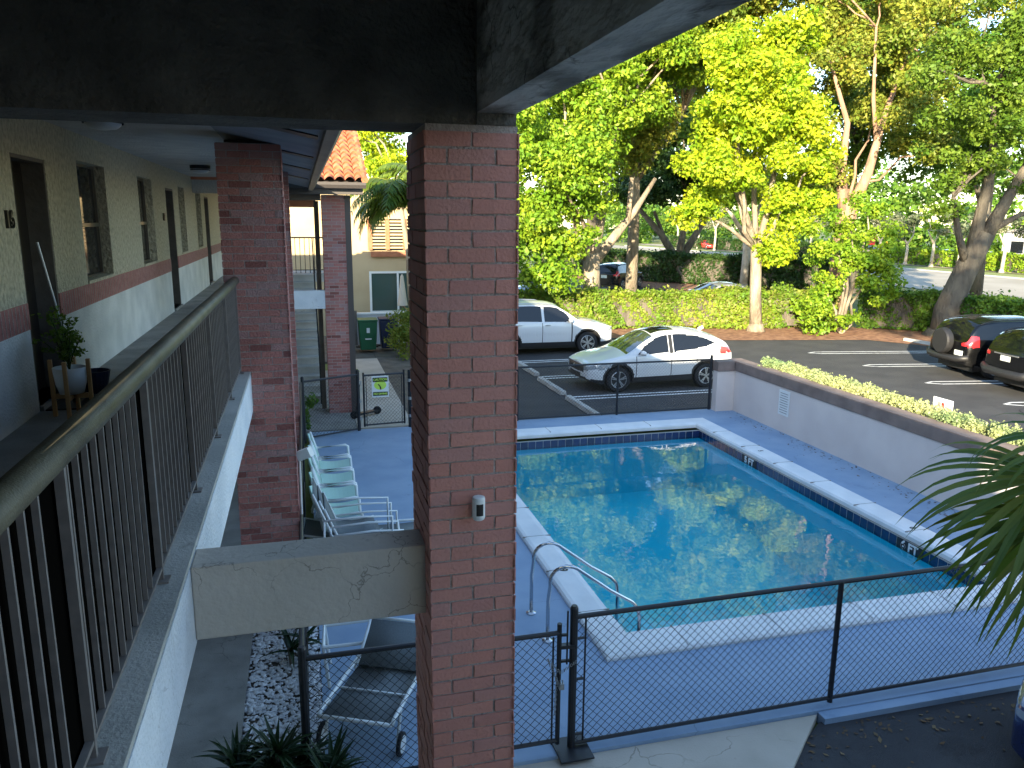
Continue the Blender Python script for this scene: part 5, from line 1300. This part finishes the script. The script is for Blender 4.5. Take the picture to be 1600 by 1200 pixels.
tree('tree', 'tree with pale trunk beside the dark hedge, right of the splayed trunks',
     [[(27.9, 46, 0, .26), (28.0, 46, 2.2, .25), (27.9, 46, 3.4, .22)], [(27.9, 46, 3.2, .16), (26.8, 46, 4.6, .12), (25.8, 45.8, 5.6, .09)], [(27.9, 46, 3.2, .16), (28.8, 45.8, 5.6, .10)]],
     [(28.2, 45.6, 7.2, 3.4, 2.4, 1.8), (27.6, 45.8, 11.8, 4.4, 3, 3.6), (26.0, 45.6, 6.6, 2.0, 1.8, 1.1), (31, 45.6, 6.6, 2.2, 1.8, 1.4), (29.4, 46, 1.0, .8, .8, 1.0)],
     M['lf_mid'], M['bark_pale'], 45, .22, .3, .9, 190, limbs=14)
tree('tree', 'leaning tree with a thick dark trunk beside the black cars',
     [[(24.2, 25.1, -.05, .56), (24.15, 25.0, 1.0, .50), (24.45, 24.9, 2.0, .44), (24.8, 24.8, 3.0, .42), (25.1, 24.6, 3.9, .34)], [(24.7, 24.8, 2.7, .30), (24.9, 24.8, 4.4, .22), (25.0, 24.6, 6.5, .15), (24.4, 24.4, 9, .1)],
      [(25.1, 24.7, 3.6, .30), (25.9, 24.6, 5.2, .2), (27, 24.4, 7.5, .12)], [(24.55, 24.8, 2.7, .18), (23.9, 24.7, 3.9, .12), (23.4, 24.6, 5.2, .08)], [(25.1, 24.6, 3.9, .14), (26.4, 24.4, 4.6, .1), (27.5, 24.2, 4.8, .07)]],
     [(24.2, 24.6, 7.4, 2.4, 2.1, 1.7), (26.8, 23.8, 8.6, 2.6, 2.2, 2.4), (23.4, 24.6, 5.7, 1.3, 1.2, 1.0), (25.6, 24, 10.6, 2.8, 2.2, 1.8), (27.2, 23.4, 5.8, 1.7, 1.6, 1.3), (22.6, 24.6, 9.4, 1.7, 1.6, 1.5), (25.2, 25.4, 6.4, 1.0, .8, .8)],
     M['lf_mid2'], M['bark_dk'], 46, .15, .45, .62, 210, limbs=18)
tree('tree', 'tall tree with two thick reddish trunks rising above the big bush',
     [[(23.9, 31.4, 0, .5), (23.9, 31.2, 3, .45), (23.8, 31, 5.2, .42)], [(23.6, 31, 4.8, .28), (23.3, 31, 6.4, .20), (23.4, 31, 8.5, .12), (22.6, 31.4, 11, .06)], [(24.0, 31, 4.8, .30), (24.7, 31, 6.4, .21), (25.3, 31, 9, .12), (26.6, 31.4, 12, .06)], [(25.0, 31, 7.6, .11), (24.6, 31, 9.6, .08), (24.4, 31, 12.5, .05)]],
     [(22.6, 32.4, 11.6, 2.8, 2.2, 2.0), (26.4, 32.4, 11.4, 3.8, 2.6, 2.6), (24.6, 32.6, 9.2, 1.8, 1.0, 1.6), (29.6, 32.4, 10.8, 2.4, 2, 2.2), (24.9, 33.2, 6.4, 1.5, 1, 1.2), (28.6, 32, 14.2, 3.6, 3, 1.6), (23.8, 32.8, 14.6, 3.4, 2.6, 1.6), (21.0, 32.6, 14.0, 2.4, 2, 1.8), (25.6, 30.2, 12.4, 1.8, 1.2, 1.3), (27.4, 31.4, 8.0, 2.2, 1.7, 1.2), (22.2, 30.4, 7.0, 1.1, .8, .9), (25.4, 30.0, 8.6, 1.2, .8, 1.0), (24.0, 30.2, 10.4, 1.5, .9, 1.1), (21.8, 31.8, 8.6, 1.2, 1.2, .9)],
     M['lf_olive'], mat('reddish_bark', (.22, .13, .085), .95, (.38, .24, .16), 3, bump=1, bscale=12, stretch=(1, 1, .35), bdist=.05), 47, .17, .27, .75, 230, limbs=18, limb_r=.08, dm=5.2)
tree('tree', 'green tree at the far right edge behind the leaning tree',
     [[(31.5, 31, 0, .3), (31.4, 31, 4, .26), (31.2, 31, 7, .18)], [(31.4, 31, 4.5, .16), (30.0, 31, 7.6, .09)]],
     [(29.8, 30.6, 8.6, 2.8, 2.2, 2.0), (31.6, 30, 12.2, 3.6, 2.6, 2.6)],
     M['lf_grn'], M['bark_dk'], 48, .19, .26, .8, 230, limbs=14)
# big bush by the hedge corner
bu = thing('large_bush', 'large bright green bush between the sunlit hedge and the shaded hedge', 'bush', (20.4, 26.4, 0))
rb = np.random.default_rng(9)
leaves('foliage', subclumps([(20.0, 26.1, 1.3, 2.0, 1.4, 1.3), (20.6, 26.4, 2.9, 1.7, 1.2, 1.2), (21.6, 26.9, 4.5, 1.7, 1.2, 1.0), (19.0, 26.2, 3.4, .8, .8, .8), (22.2, 26.6, 2.6, .9, .9, .7), (20.9, 25.8, 2.0, 1.5, .9, 1.6), (21.4, 26.2, 3.6, 1.3, .9, 1.1)], 5.0, .42, rb, 220), .14, M['lf_mid'], bu, 61)
mb = MB(); rb2 = np.random.default_rng(8)
for q in ((19.3, 26.2, 2), (20.6, 26.4, 3.6), (21.5, 26.8, 4.6), (21.9, 26.5, 2.6), (20.0, 26.3, 3)): limb(mb, (20.5, 26.4, -.05), q, .07, .02, rb2)
mb.build('stem', M['bark'], bu)
bu = thing('young_bush', 'small leafy shoot bush in front of the hedge beside the slender trunk', 'bush', (18.9, 28.2, 0))
leaves('foliage', subclumps([(18.9, 28.2, 1.1, .5, .5, .9)], 14, .3, rb, 120), .12, M['lf_hedge'], bu, 62); MB().tube([(18.9, 28.2, -.05), (18.9, 28.2, 1.2)], .03, 6).build('stem', M['bark'], bu)

tree('tree', 'broad green tree in the rear lot directly behind the pale forked trunk',
     [[(16.5, 44, 0, .35), (16.5, 44, 6, .3), (16.4, 44, 9, .2)]], [(15.2, 44, 9.5, 4.2, 3, 3.2), (19, 44, 11.5, 4, 3, 3.4), (13.5, 44, 6.0, 2.2, 2, 2.0)], M['lf_grn'], M['bark_dk'], 51, .24, .16, 1.0, 190, limbs=12)
tree('tree', 'dense green tree near the road, filling the gap behind the two reddish trunks',
     [[(30.2, 39, 0, .3), (30.2, 39, 6, .25), (30.0, 39, 8, .2)]], [(29.5, 38.5, 10.5, 3.6, 2.6, 3.4), (31.0, 38.5, 15, 4.4, 3, 2.8), (32.2, 38.5, 8.4, 2.8, 2.4, 1.8)], M['lf_mid2'], M['bark_dk'], 52, .22, .2, .95, 200, limbs=12)
tree('tree', 'dense green tree by the road behind the crown of the leaning tree',
     [[(35.5, 35, 0, .3), (35.5, 35, 6, .25), (35.4, 35, 8, .2)]], [(34.8, 34.5, 9.2, 3.2, 2.4, 2.8), (37, 34.5, 13, 4.0, 3, 3.0)], M['lf_grn'], M['bark_dk'], 53, .22, .2, .95, 200, limbs=12)

# far small pale trees across the road
spots = [(60.2, 108, 7.5, 'pale'), (61.5, 96, 6.5, 'mid'), (62.5, 88, 6.6, 'pale'), (61.8, 74.5, 5.4, 'pale'), (61.6, 70.2, 5.0, 'pale'), (61.4, 66.4, 5.6, 'mid'), (61.2, 62.8, 5.2, 'pale'), (61.0, 57.6, 5.6, 'pale'), (60.9, 53, 5.2, 'mid'), (61.0, 49, 5.5, 'pale'), (63, 126, 7.5, 'dark'), (62.2, 117, 6.5, 'pale')]
desc = ['pale leaved small tree across the road, behind the red car gap', 'mid green small tree across the road near the verge bend', 'pale leaved small tree across the road right of the verge bend', 'pale small tree across the road at the left end of the car row', 'pale small tree across the road before the second car of the row',
        'green small tree across the road before the third car of the row', 'pale small tree across the road just left of the leaning trunk', 'pale small tree across the road just right of the leaning trunk', 'green small tree across the road among the shrubs at right', 'pale small tree across the road at the right picture edge', 'dark small tree at the distant left bend of the road', 'pale small tree on the verge near the distant bend']
for i, (x, y, h, k) in enumerate(spots):
    tree('small_tree', desc[i], [[(x, y, -.05, .17), (x+.1, y, h*.3, .14), (x, y, h*.45, .11)], [(x, y, h*.4, .1), (x+.7, y, h*.62, .05)], [(x, y, h*.4, .1), (x-.6, y+.2, h*.62, .05)]],
         [(x, y, h*.72, 2.4, 2.2, h*.26)], {'pale': M['lf_pale'], 'mid': M['lf_mid'], 'dark': M['lf_dark']}[k], M['bark_pale'], 200+i, .28, .8, .7, 110, 'small trees across the road', limbs=10, limb_r=.07, dm=1.2)
# distant tree belt
rb = np.random.default_rng(77); env = []
for i in range(60):
    y = -10+i*5.0+rb.normal()*2; env.append((112+rb.normal()*8-max(0, y-150)*.7, y, 4.5+rb.random()*2.5, 4.5, 4.5, 4.5+rb.random()*3))
for i in range(26):
    env.append((70+rb.normal()*4+i*.4, 98+i*4.0, 4.5+rb.random()*2, 4.5, 4, 4.5+rb.random()*2.5))
for i in range(18):
    env.append((86+rb.normal()*1.5, 56+i*3.6, 7.5+rb.random()*2, 4, 4, 5+rb.random()*2)); env.append((88, 56+i*3.6, 1.6, 2.5, 2.8, 2.2))
for i in range(34):
    x = -50+i*4.2+rb.normal(); env.append((x, 150+rb.normal()*6-max(0, -x)*.6, 4+rb.random()*2, 5, 4, 5+rb.random()*2.5))
tb = leaves('distant_trees', subclumps(env, .045, 2.0, rb, 110), .75, M['lf_grn'], None, 71)
tag(tb, 'distant belt of green trees closing the view beyond the far parking lot', 'trees', kind='stuff')
# unseen trees added behind the camera to shade the right part of the lot
def shade_caster_tree(lab, t, s, z, r, seed):
    x, y = HX*t-HY*s, HY*t+HX*s
    tree('tree', lab, [[(x, y, 0, .5), (x, y, z-2, .4)]], [(x, y, z, r, r, r*.62)], M['lf_grn'], M['bark_dk'], seed, .5, .16, 1.3, 130, limbs=14, limb_r=.2, dm=1.2, dn=1)
shade_caster_tree('unseen tall tree added behind the camera to shade the lot, left one of the pair', -14, -9.2, 15.0, 6.8, 81)
shade_caster_tree('unseen tall tree added behind the camera to shade the lot, right one of the pair', -16, -19, 14, 6, 82)
wg = thing('rear_wing', 'second wing of the apartment building behind the camera with stucco walls and tiled roof', 'building', (9, -10, 0))
boxo('wall', M['stucco_lo'], wg, 3.3, 16, -14, -6.5, -.1, 5.2)
o = MB(); o.add([(3.1, -14.3, 5.2), (16.2, -14.3, 5.2), (16.2, -6.2, 5.2), (3.1, -6.2, 5.2), (5, -10.2, 7.0), (14, -10.2, 7.0)], [(0, 1, 5, 4), (1, 2, 5), (2, 3, 4, 5), (3, 0, 4)]); o.build('roof', M['tile'], wg)
for k in range(4): boxo('window', M['glass_dk'], wg, 4.5+k*3, 5.6+k*3, -6.499, -6.47, 1, 2.2)
# tree and palms by the cream house
tree('tree', 'slim tree with trailing yellow green leaves in front of the cream house wall',
     [[(3.9, 29.2, 0, .12), (3.8, 29.2, 3, .10), (3.4, 29.2, 6, .05)]], [(3.1, 29.2, 6.4, .9, .6, 1.5), (2.5, 29.2, 7.4, .6, .5, .9), (3.5, 29.2, 5.0, .6, .4, .6)], M['lf_yel'], M['bark'], 92, .13, 2.0, .4, 150, limbs=6, droop=1.5)
tree('tree', 'sunlit tree with hanging foliage behind the cream house and tiled roof',
     [[(4.2, 38, 0, .3), (4.1, 38, 5, .22), (3.8, 38, 8, .12)]], [(3.5, 37, 8.6, 1.5, 1.3, 2.0), (4.6, 37.6, 10.6, 2.4, 1.8, 2), (2.9, 37.2, 10.6, 1.3, 1.3, 1.2), (3.9, 37, 7.0, 1.1, 1, 1.0)], M['lf_yel'], M['bark'], 91, .18, .7, .6, 210, limbs=8, droop=1.2)
def feather_palm(label, x, y, z, n, L, m, seed, dirs=None):
    rr = random.Random(seed); T = thing('palm_tree', label, 'palm tree', (x, y, 0))
    MB().tube([(x, y, -.05), (x+.05, y, z*.5), (x, y, z)], [.16, .13, .11], 10).build('trunk', M['bark_pale'], T)
    f = MB(); st = MB()
    for i in range(n):
        a = 2*PI*i/n+rr.uniform(-.2, .2) if dirs is None else dirs[i % len(dirs)]+rr.uniform(-.2, .2); el = rr.uniform(.25, 1.2); l_ = L*rr.uniform(.85, 1.1)
        pts = []; k = 16
        p = Vector((x, y, z)); e_ = el
        for j in range(k+1):
            pts.append(p.copy()); d = Vector((math.cos(a)*math.cos(e_), math.sin(a)*math.cos(e_), math.sin(e_))); p = p+d*l_/k; e_ -= (.08+.10*j/k)
        st.tube(pts, [.02*(1-j/(k+1))+.004 for j in range(k+1)], 5)
        side = Vector((-math.sin(a), math.cos(a), 0))
        for j in range(2, k+1):
            for sub in (0, .5):
                if j == k and sub: continue
                q = pts[j] if not sub else (pts[j]+pts[j-1])/2
                ll = .72*math.sin(min(1, (j+.5)/k)*PI*.80+.35)*L/2.2
                tang = (pts[j]-pts[j-1]).normalized()
                for s_ in (-1, 1):
                    d = (side*s_*.75+tang*.45+Vector((0, 0, -.35+rr.uniform(-.15, .1)))).normalized(); e2 = q+d*ll*.6; e3 = e2+(d+Vector((0, 0, -.55))).normalized()*ll*.45
                    wv = tang*.032
                    f.add([q-wv, q+wv, e2+wv, e2-wv, e3], [(0, 1, 2, 3), (3, 2, 4)])
    st.build('frond_stem', M['lf_olive'], T); f.build('fronds', m, T)
feather_palm('green feather palm with arching fronds in front of the cream house', 3.45, 24.8, 4.75, 18, 2.3, M['palm'], 5, [3.1, 2.7, 3.6, 4.2, 3.3, 4.7, 2.2, 5.3])
feather_palm('sunlit feather palm higher behind the first palm', 4.3, 27.6, 5.2, 13, 2.0, M['palm_y'], 6)

# fan palm at right foreground
fp = thing('fan_palm', 'fan palm with drooping split leaves at the right picture edge', 'palm tree', (5.95, 4.25, 0))
MB().tube([(6.1, 4.15, -.1), (6.05, 4.2, 1.2), (5.95, 4.25, 2.35)], [.16, .14, .12], 12).build('trunk', M['bark_dk'], fp)
def fan(hub, axis, nrm, L, n, seed, spread=R(200), droop=.5):
    rr = random.Random(seed); hub = Vector(hub); X = Vector(axis).normalized(); Z = Vector(nrm); Z = (Z-X*Z.dot(X)).normalized(); Y = Z.cross(X)
    f = MB()
    for i in range(n):
        a = -spread/2+spread*i/(n-1)+rr.uniform(-.03, .03); l_ = L*(1-.25*abs(a)/(spread/2))*rr.uniform(.85, 1.08)
        d = (X*math.cos(a)+Y*math.sin(a)); sd = (Y*math.cos(a)-X*math.sin(a)); vs = []; k = 9; p = hub.copy(); dd = d.copy(); dr = droop*rr.uniform(.7, 1.5)
        for j in range(k+1):
            t = j/k; w_ = (.010+.019*math.sin(min(1, t*1.9)*PI/2))*(1-max(0, (t-.45)/.55)**1.3)+.0008
            fold = Z*(.35*w_)
            vs += [p-sd*w_+fold, p.copy(), p+sd*w_+fold]
            dd = (dd+Vector((0, 0, -dr*(.04+.30*t*t)))+sd*rr.uniform(-.03, .03)).normalized(); p = p+dd*l_/k
        f.add(vs, [(3*j+c, 3*j+c+1, 3*j+c+4, 3*j+c+3) for j in range(k) for c in (0, 1)])
    o = f.build('fan_leaf', M['palm'], fp)
    MB().tube([(5.95, 4.25, 2.3), tuple((Vector((5.95, 4.25, 2.45))+hub)/2+Vector((0, 0, .1))), tuple(hub)], [.018, .014, .012], 6).build('leaf_stalk', M['lf_olive'], o)
fan((5.42, 4.38, 2.38), (-1, .02, -.30), (.25, -.5, 1), 1.30, 22, 1, R(150), .85)
fan((5.55, 4.25, 2.62), (-.95, -.1, .12), (.1, -.6, 1), 1.05, 18, 2, R(150), 1.7)
fan((5.50, 4.15, 2.20), (-.75, -.1, -.75), (-.5, -.6, .6), 1.35, 20, 3, R(130), .7)
fan((5.62, 4.5, 2.1), (-.45, .2, -.95), (-.3, -.7, .5), 1.3, 16, 5, R(120), .5)

rl = np.random.default_rng(55); N_ = 900
P = np.zeros((N_, 3)); w1 = N_//3
P[:w1] = np.stack([rl.uniform(8.4, 9.38, w1), 5.5+10*rl.random(w1)**1.2, np.full(w1, .006)], 1); P[:w1, 0] = 9.38-np.abs(rl.normal(size=w1))*.22
P[w1:2*w1] = np.stack([rl.uniform(3.0, 9.3, w1), 5.16-np.abs(rl.normal(size=w1))*.22, np.full(w1, -.058)], 1)
P[2*w1:] = np.stack([rl.uniform(4.5, 22, N_-2*w1), rl.uniform(16, 27, N_-2*w1), np.full(N_-2*w1, -.058)], 1)
a = rl.uniform(0, 2*PI, N_); sz = rl.uniform(.012, .035, N_)[:, None]; u = np.stack([np.cos(a), np.sin(a), rl.normal(size=N_)*.2], 1)*sz; v = np.stack([-np.sin(a), np.cos(a), rl.normal(size=N_)*.2], 1)*sz*.5
V = np.stack([P-u, P+v, P+u, P-v], 1); V[:, :, 2] = np.maximum(V[:, :, 2], P[:, None, 2]-.002)
tag(npmesh('fallen_leaves', V.reshape(-1, 3), np.arange(4*N_).reshape(-1, 4), mat('dry_leaf', (.2, .12, .05), .9, island=[(.14, .08, .035), (.07, .045, .025), (.20, .14, .07)])), 'dry fallen leaves scattered on the pool deck edge and the asphalt', 'leaves', kind='stuff')

# power line posts etc. across the road
yp = thing('yellow_post', 'thin yellow marker post across the road', 'post', (60.9, 72.4, 0)); MB().tube([(60.9, 72.4, -.05), (60.9, 72.4, 2.3)], .09, 8).build('post', mat('yellow_paint', (.7, .45, .03), .5), yp)
wb = thing('distant_white_building', 'long low white building far behind the parked cars', 'building', (80, 80, 0))
boxo('wall', M['wallgrey'], wb, 78, 82, 52, 74, -.1, 3.3); boxo('roof', M['conc'], wb, 77.8, 82.2, 51.8, 74.2, 3.3, 3.6)
ww = MB()
for k in range(8):
    boxo('window', M['glass_dk'], wb, 77.95, 77.998, 53+k*2.6, 54.6+k*2.6, 1.0, 2.3)
rs = thing('red_shop_sign', 'red roadside board between the far trees', 'sign', (62.5, 79, 0)); boxo('board', M['red'], rs, 64.5, 64.6, 78.7, 79.8, 1.7, 2.7); boxo('post', M['galv'], rs, 64.61, 64.7, 79, 79.1, -.05, 1.1)
ms = thing('black_drain_cover', 'round drain cover set in the asphalt at the right', 'drain cover', (16.3, 13.6, -.06)); MB().lathe([(.55, -.0655), (.55, -.058), (.5, -.056)], (16.6, 13.9, 0), 24).build('cover', M['asph2'], ms)
